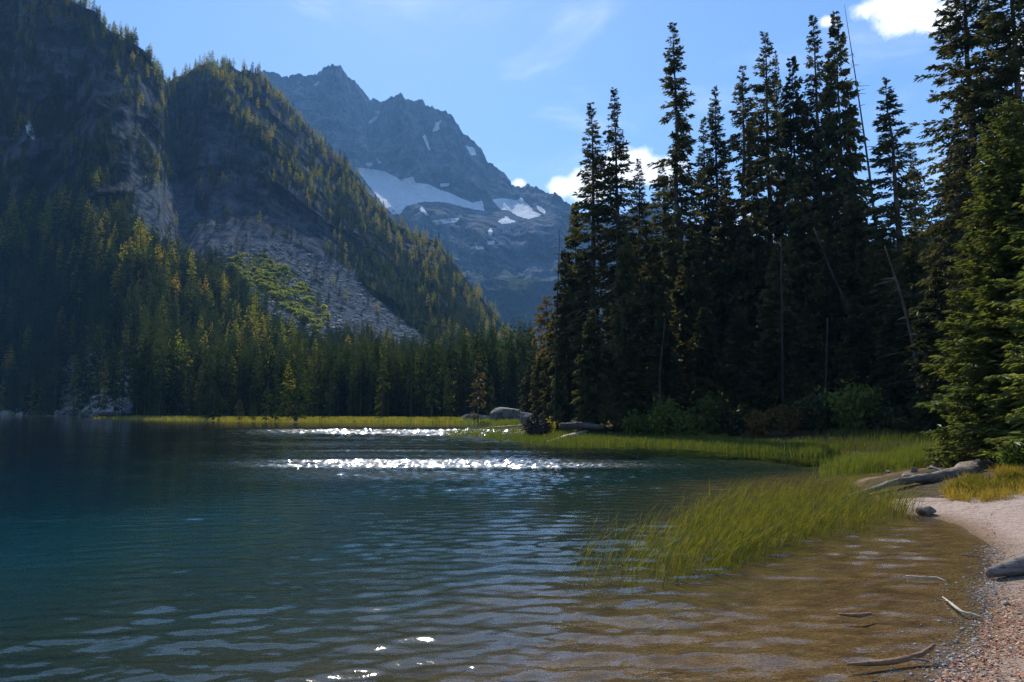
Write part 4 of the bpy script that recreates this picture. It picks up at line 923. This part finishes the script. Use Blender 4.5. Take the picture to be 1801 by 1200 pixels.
log('driftwood_log', [(1470, 879, 0.02), (1520, 866, 0.06), (1568, 850, 0.2), (1608, 843, 0.22), (1680, 838, 0.22), (1772, 820, 0.22)], [0.03, 0.055, 0.10, 0.28, 0.27, 0.15], M_BIGLOG, 'long weathered driftwood log tapering out from the bank into the reeds', 'log', 'logs by the water', z=0.0, rough=0.19, sides=16, n=40, branches=((0.62, 0.6, -0.4, 0.12, 0.05), (0.5, -0.2, 0.5, 0.2, 0.05)))
log('driftwood_log', [(1738, 1008, 0.07), (1790, 995, 0.10), (1850, 985, 0.12), (1960, 975, 0.12)], [0.05, 0.10, 0.12, 0.13], M_LOG, 'dark log lying on the sand, its end touching the water at the right border', 'log', 'logs by the water', rough=0.09)
log('fallen_log', [(958, 779.5, 0.0), (1000, 768, 0.10), (1055, 757, 0.35), (1096, 751, 0.6)], [0.08, 0.14, 0.2, 0.22], M_DRIFT, 'pale fallen log slanting from the dark bank down into the green reeds', 'log', 'logs by the water', z=0.0)
log('fallen_log', [(846, 754, 0.08), (880, 751.5, 0.15), (918, 749, 0.3)], [0.05, 0.1, 0.12], M_DRIFT, 'short pale log lying flat at the tip of the point', 'log', 'logs by the water', z=0.0)
log('fallen_log', [(985, 749, 0.3), (1020, 748.5, 0.3), (1062, 751.5, 0.2)], [0.2, 0.24, 0.16], M_DEAD, 'grey log on the ground between the root ball and the slanting log', 'log', 'logs by the water', z=0.5)
G_ST = 'sticks in the shallows'
log('forked_stick', [(1490, 1168, 0.01), (1560, 1166, 0.012), (1598, 1158, 0.03), (1628, 1148, 0.06), (1643, 1134, 0.11)], [0.010, 0.018, 0.021, 0.018, 0.014], M_WETWOOD, 'reddish brown forked stick with an upturned end lying in the shallows', 'stick', G_ST, z=0.0, branches=((0.62, 0.16, -0.03, -0.01, 0.012),))
log('bleached_stick', [(1658, 1050, 0.02), (1678, 1066, 0.03), (1694, 1078, 0.03), (1712, 1080, 0.03), (1731, 1087, 0.02)], [0.006, 0.010, 0.012, 0.011, 0.006], M_DRIFT, 'bleached white stick reaching from the water onto the sand', 'stick', G_ST, branches=((0.3, -0.08, 0.05, 0.02, 0.005),))
log('thin_stick', [(1594, 1013, 0.012), (1630, 1016, 0.018), (1648, 1016, 0.016), (1664, 1022, 0.008)], [0.007, 0.011, 0.010, 0.004], M_DRIFT, 'thin pale stick floating between the reeds and the beach', 'stick', G_ST, z=0.0)
log('sunken_stick', [(1475, 1080, 0.004), (1510, 1083, 0.01), (1532, 1079, 0.005)], [0.01, 0.02, 0.01], M_WETWOOD, 'rust brown stick just breaking the surface in front of the reeds', 'stick', G_ST, z=0.0)
log('thin_stick', [(1678, 975, 0.006), (1704, 977, 0.008), (1722, 979, 0.004)], [0.005, 0.008, 0.005], M_WETWOOD, 'thin dark twig in the water near the top of the little bay', 'stick', G_ST, z=0.0)

# upturned root ball
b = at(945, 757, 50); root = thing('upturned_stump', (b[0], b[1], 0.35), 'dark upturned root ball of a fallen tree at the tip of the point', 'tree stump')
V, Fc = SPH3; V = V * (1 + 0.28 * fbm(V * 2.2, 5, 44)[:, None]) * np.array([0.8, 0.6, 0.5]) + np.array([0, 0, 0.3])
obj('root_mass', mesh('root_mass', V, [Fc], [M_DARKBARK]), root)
rr_ = np.random.default_rng(8)
for k in range(90):
    a, e = rr_.uniform(0, 6.28), rr_.uniform(-0.2, 1.2); d = np.array([math.cos(a) * math.cos(e) * 1.1, math.sin(a) * math.cos(e), math.sin(e) * 0.8])
    l = rr_.uniform(0.9, 1.35); m = MB(); m.tube(spline([d * 0.5 + [0, 0, .35], d * 0.85 * l + rr_.normal(0, .08, 3) + [0, 0, .35], d * l + rr_.normal(0, 0.15, 3) + [0, 0, .32]], 5), np.linspace(0.05, 0.012, 5), 5, False)
    obj('root', m.mesh('root', M_DARKBARK), root)

# ------------------------------------------------------------------ reeds, sedges, grasses
def blades(name, PX, PY, hgt, wid, lean, mat, label, seed, zfix=None, spread=0.35, wet=True):
    """bent grass blades rooted where the photograph shows their feet (photo rows are read on the water plane)"""
    rngb = np.random.default_rng(seed); n = len(PX)
    B = ground(PX, PY, 0.0); gz = ground_z(B[:, 0], B[:, 1]); up = gz > 0.03
    for _ in range(2):
        z2 = np.clip(gz, 0, 0.9); B2 = ground(PX, PY, z2); gz = np.where(up, ground_z(B2[:, 0], B2[:, 1]), gz); B = np.where(up[:, None], B2, B)
    B[:, 2] = np.maximum(gz, -0.45) - 0.02
    H = hgt * rngb.uniform(0.55, 1.15, n) + np.clip(-B[:, 2], 0, 0.45)
    lx = lean[0] + rngb.normal(0, spread, n); ly = lean[1] + rngb.normal(0, spread, n)
    a = rngb.uniform(-0.9, 0.9, n); W = wid * rngb.uniform(0.6, 1.3, n)
    wx_, wy_ = np.cos(a) * W / 2, np.sin(a) * W / 2; wv_ = np.stack([wx_, wy_, 0 * wx_], -1)
    def p(s): return B + np.stack([lx * H * s ** 1.7, ly * H * s ** 1.7, H * s * (1 - 0.18 * s * np.hypot(lx, ly))], -1)
    p0, p1, p2, p3 = p(0.0), p(0.45), p(0.78), p(1.0)
    V = np.stack([p0 - wv_, p0 + wv_, p1 + wv_ * .9, p1 - wv_ * .9, p2 + wv_ * .6, p2 - wv_ * .6, p3], 1).reshape(-1, 3); k = np.arange(n)[:, None] * 7
    o = obj(name, mesh(name, V, [k + np.array([[4, 5, 6]]), k + np.array([[0, 1, 2, 3]]), k + np.array([[3, 2, 4, 5]])], [mat])); tag(o, label, None, None, 'stuff'); return o
def in_poly(poly, n, seed, dens=None):
    r = np.random.default_rng(seed); poly = np.array(poly, float); x = r.uniform(poly[:, 0].min(), poly[:, 0].max(), n * 5); y = r.uniform(poly[:, 1].min(), poly[:, 1].max(), n * 5)
    k = poly_in(x, y, poly)
    if dens is not None: k &= r.uniform(0, 1, n * 5) < dens(x, y)
    return x[k][:n], y[k][:n]
BED_A = [(980, 1012), (990, 965), (1080, 935), (1160, 918), (1225, 890), (1270, 868), (1380, 862), (1480, 866), (1570, 884), (1618, 905), (1560, 918), (1480, 928), (1400, 945), (1320, 972), (1230, 992), (1120, 1012)]
x, y = in_poly(BED_A, 2900, 1, lambda x, y: np.clip(((x - 960) / 350), 0.05, 1) ** 1.7 * np.clip(1.4 * (0.62 + fbm(np.stack([x / 25, y / 12, 0 * x], -1), 3, 7)), 0.12, 1) * np.clip(1.2 - (y - 930) / 110, 0.25, 1))
blades('reed_bed', x, y, 0.55, 0.0088, (0.55, 0.05), M_REED, 'bright yellow green reeds bending right in the shallow water', 31, spread=0.24)
x, y = in_poly(BED_A, 240, 101, lambda x, y: np.clip((x - 1000) / 500, 0.1, 1)); blades('dead_reeds', x, y, 0.5, 0.008, (0.7, 0.0), M_STRAW, 'straw brown bent stems among the green reeds in the shallows', 102, spread=0.35)
BED_B = [(1420, 836), (1450, 824), (1520, 812), (1600, 800), (1700, 792), (1740, 800), (1690, 815), (1640, 818), (1560, 826), (1500, 832)]
x, y = in_poly(BED_B, 4600, 2, lambda x, y: np.clip((x - 1405) / 200, 0.04, 1) * np.clip(0.65 + 1.3 * fbm(np.stack([x / 20, y / 7, 0 * x], -1), 3, 19), 0.05, 1)); blades('bank_reeds', x, y, 0.52, 0.016, (0.25, 0.0), M_SEDGE, 'tall green reeds along the bank behind the inlet', 32, spread=0.16)
BED_C = [(778, 766), (800, 758), (860, 754), (930, 759), (1000, 763), (1100, 768), (1250, 775), (1400, 786), (1480, 797), (1430, 806), (1300, 795), (1150, 784), (1000, 784), (930, 779), (850, 771)]
x, y = in_poly(BED_C, 15000, 3); blades('point_reeds', x, y, 0.42, 0.035, (0.1, 0.0), M_SEDGE, 'low green reeds standing in the water in front of the wooded point', 33, spread=0.18)
x, y = in_poly([(1420, 806), (1470, 797), (1560, 800), (1640, 798), (1700, 785), (1600, 778), (1450, 778), (1380, 784)], 3000, 34); blades('shade_reeds', x, y, 0.5, 0.022, (0.1, 0.0), M_SEDGE, 'dark reeds in the shade below the curved dead trunk', 35, spread=0.18)
x, y = in_poly([(900, 756), (985, 754), (1060, 757), (1100, 763), (1020, 764), (930, 759)], 1800, 4); blades('gold_grass', x, y, 0.45, 0.03, (0.1, 0), M_GOLD, 'golden dry grass on the tip of the point', 36, spread=0.3)
x, y = in_poly([(1150, 768), (1260, 768), (1310, 772), (1260, 776), (1160, 773)], 900, 44); blades('pale_grass', x, y, 0.4, 0.03, (0.1, 0), M_GOLD, 'pale dry grass tufts below the green shrubs of the point', 46, spread=0.3)
# far meadow
x, y = in_poly([(160, 735), (230, 736.2), (400, 737.5), (600, 739), (810, 741.5), (815, 744), (700, 743), (600, 742), (400, 740.4), (230, 737.8), (160, 735.6)], 9000, 5); blades('meadow_grass', x, y, 0.6, 0.14, (0.05, 0), M_MEADOW, 'yellow green meadow grass along the far shoreline', 37, spread=0.2)
x, y = in_poly([(230, 735.5), (400, 736.5), (600, 738), (800, 740.5), (800, 741.4), (600, 739.4), (400, 738), (230, 736.6)], 4500, 6); blades('meadow_straw', x, y, 0.6, 0.14, (0.05, 0), M_GOLD, 'straw coloured dry grass at the back of the far meadow', 38, spread=0.25)
x, y = in_poly([(795, 742.5), (850, 742), (935, 742), (945, 749), (900, 753), (868, 751), (880, 747.5), (840, 745.5), (800, 744.2)], 3500, 66); blades('shore_grass', x, y, 0.5, 0.07, (0.05, 0), M_SEDGE, 'green grass between the boulders and the tip of the point', 67, spread=0.25)
# tufts on the near bank
tuft = lambda x, y: np.clip(0.5 + 1.6 * fbm(np.stack([x / 22, y / 9, 0 * x], -1), 2, 17), 0, 1)
x, y = in_poly([(1640, 875), (1690, 845), (1750, 830), (1830, 828), (1830, 880), (1780, 888), (1710, 886)], 3600, 7, tuft); blades('bank_grass', x, y, 0.26, 0.008, (0.08, -0.05), M_GOLD, 'golden grass tufts on the sand above the near shore', 39, spread=0.55)
x, y = in_poly([(1660, 872), (1720, 848), (1830, 836), (1830, 870), (1740, 880)], 3000, 8, tuft); blades('green_grass', x, y, 0.28, 0.008, (0.1, -0.05), M_REED, 'fresh green grass mixed into the golden tufts near the log', 40, spread=0.35)
x, y = in_poly([(1660, 826), (1690, 812), (1760, 806), (1800, 815), (1740, 822), (1690, 830)], 2200, 9, tuft); blades('log_grass', x, y, 0.3, 0.010, (0.05, 0), M_GOLD, 'dry golden grass behind the driftwood log', 41, spread=0.35)

# ------------------------------------------------------------------ beach litter and pebbles
def scatter_flat(name, n, seed, size, mats, label, poly, clump):
    r = np.random.default_rng(seed); x, y = in_poly(poly, n, seed, clump); n = len(x); B = ground(x, y, 0.1)
    for _ in range(3): B = ground(x, y, ground_z(B[:, 0], B[:, 1]))
    z = ground_z(B[:, 0], B[:, 1]); B[:, 2] = z + 0.006; a = r.uniform(0, 6.28, n); L = size * r.uniform(0.5, 1.4, n)
    D = np.stack([np.cos(a), np.sin(a), r.normal(0.1, 0.25, n)], -1); A = np.stack([-np.sin(a), np.cos(a), r.normal(0, 0.3, n)], -1)
    V = np.stack([B, B + D * (L * .5)[:, None] + A * (L * .3)[:, None], B + D * L[:, None], B + D * (L * .5)[:, None] - A * (L * .3)[:, None]], 1).reshape(-1, 3)
    o = obj(name, mesh(name, V, [np.arange(n * 4).reshape(-1, 4)], mats, [r.integers(0, len(mats), n)])); tag(o, label, None, None, 'stuff')
def plain(name, c, rough=0.8):
    m, t, o = material(name); n = noise(t, pos(t), 25.0, 3.0); principled(t, o, mixc(t, n, tuple(v * 0.7 for v in c), tuple(min(1, v * 1.3) for v in c)), rough); return m
LEAFM = [plain('dead_leaf_red', (0.36, 0.12, 0.06)), plain('dead_leaf_orange', (0.42, 0.2, 0.09)), plain('dead_leaf_brown', (0.2, 0.11, 0.07)), plain('dead_leaf_tan', (0.45, 0.32, 0.22))]
BEACH = [(1640, 1200), (1700, 1140), (1742, 1080), (1735, 1035), (1745, 950), (1700, 918), (1720, 905), (1830, 900), (1900, 1000), (1900, 1260), (1640, 1260)]
scatter_flat('leaf_litter', 5200, 61, 0.026, LEAFM, 'red brown dead leaves strewn over the sand', BEACH, lambda x, y: np.clip(0.22 + 1.3 * fbm(np.stack([x / 30, y / 45, 0 * x], -1), 3, 27) + 0.35 * np.clip((y - 1050) / 100, -1, 1), 0.02, 1))
wl = np.array(SH[:9]); wl = np.vstack([[2.72, 3.4], wl]); rs = np.random.default_rng(62); mb = MB(); V0, F0 = ICO_V, ICO_F
for k in range(2300):
    q = rs.integers(0, 6); f = rs.uniform(); c = wl[q] * (1 - f) + wl[q + 1] * f; off = rs.normal(0.02, 0.10 if k % 3 else 0.25); xx, yy_ = c[0] + off, c[1] + rs.normal(0, 0.12)
    s = rs.uniform(0.004, 0.011) if k % 25 else rs.uniform(0.012, 0.022); z = float(0)
    mb.add(V0 * np.array([s * rs.uniform(.8, 1.5), s * rs.uniform(.8, 1.5), s * 0.7]) * (1 + 0.2 * rs.uniform(-1, 1, (12, 1))) + np.array([xx, yy_, 0]), F0)
vv = np.concatenate(mb.v); cen = vv.reshape(-1, 12, 3).mean(1); gz = ground_z(cen[:, 0], cen[:, 1]); vv = vv.reshape(-1, 12, 3); vv[:, :, 2] += gz[:, None] + 0.003
PEBM = [plain('pebble_grey', (0.22, 0.19, 0.17), 0.6), plain('pebble_pale', (0.36, 0.31, 0.28), 0.55), plain('pebble_dark', (0.12, 0.09, 0.08), 0.55)]
o = obj('gravel', mesh('gravel', vv.reshape(-1, 3), [np.concatenate(mb.f3)], PEBM, [np.repeat(rs.integers(0, 3, 2300), 20)])); tag(o, 'wet gravel along the waterline of the little beach', None, None, 'stuff')

# ------------------------------------------------------------------ haze
lo, hi = np.array([1e9] * 3), np.array([-1e9] * 3)
for P_ in (Vw, MP.reshape(-1, 3), KP.reshape(-1, 3), Vg): lo = np.minimum(lo, P_.min(0)); hi = np.maximum(hi, P_.max(0))
lo -= np.array([60, 60, 0]); hi += np.array([60, 60, 60]); lo[2] = min(lo[2], zb) - 1.0
m, t, o = material('mountain_haze'); pv = t.nodes.new('ShaderNodeVolumePrincipled')
pv.inputs['Color'].default_value = (0.24, 0.54, 1.0, 1); pv.inputs['Density'].default_value = 1.05e-4; pv.inputs['Anisotropy'].default_value = 0.0
t.links.new(pv.outputs[0], o.inputs['Volume'])
bx8 = [(lo[0], lo[1], lo[2]), (hi[0], lo[1], lo[2]), (hi[0], hi[1], lo[2]), (lo[0], hi[1], lo[2]), (lo[0], lo[1], hi[2]), (hi[0], lo[1], hi[2]), (hi[0], hi[1], hi[2]), (lo[0], hi[1], hi[2])]
o = obj('haze', mesh('haze', bx8, [[(3, 2, 1, 0), (4, 5, 6, 7), (0, 1, 5, 4), (1, 2, 6, 5), (2, 3, 7, 6), (3, 0, 4, 7)]], [m])); tag(o, 'thin blue air in the valley', None, None, 'stuff')
print('haze box', lo, hi)
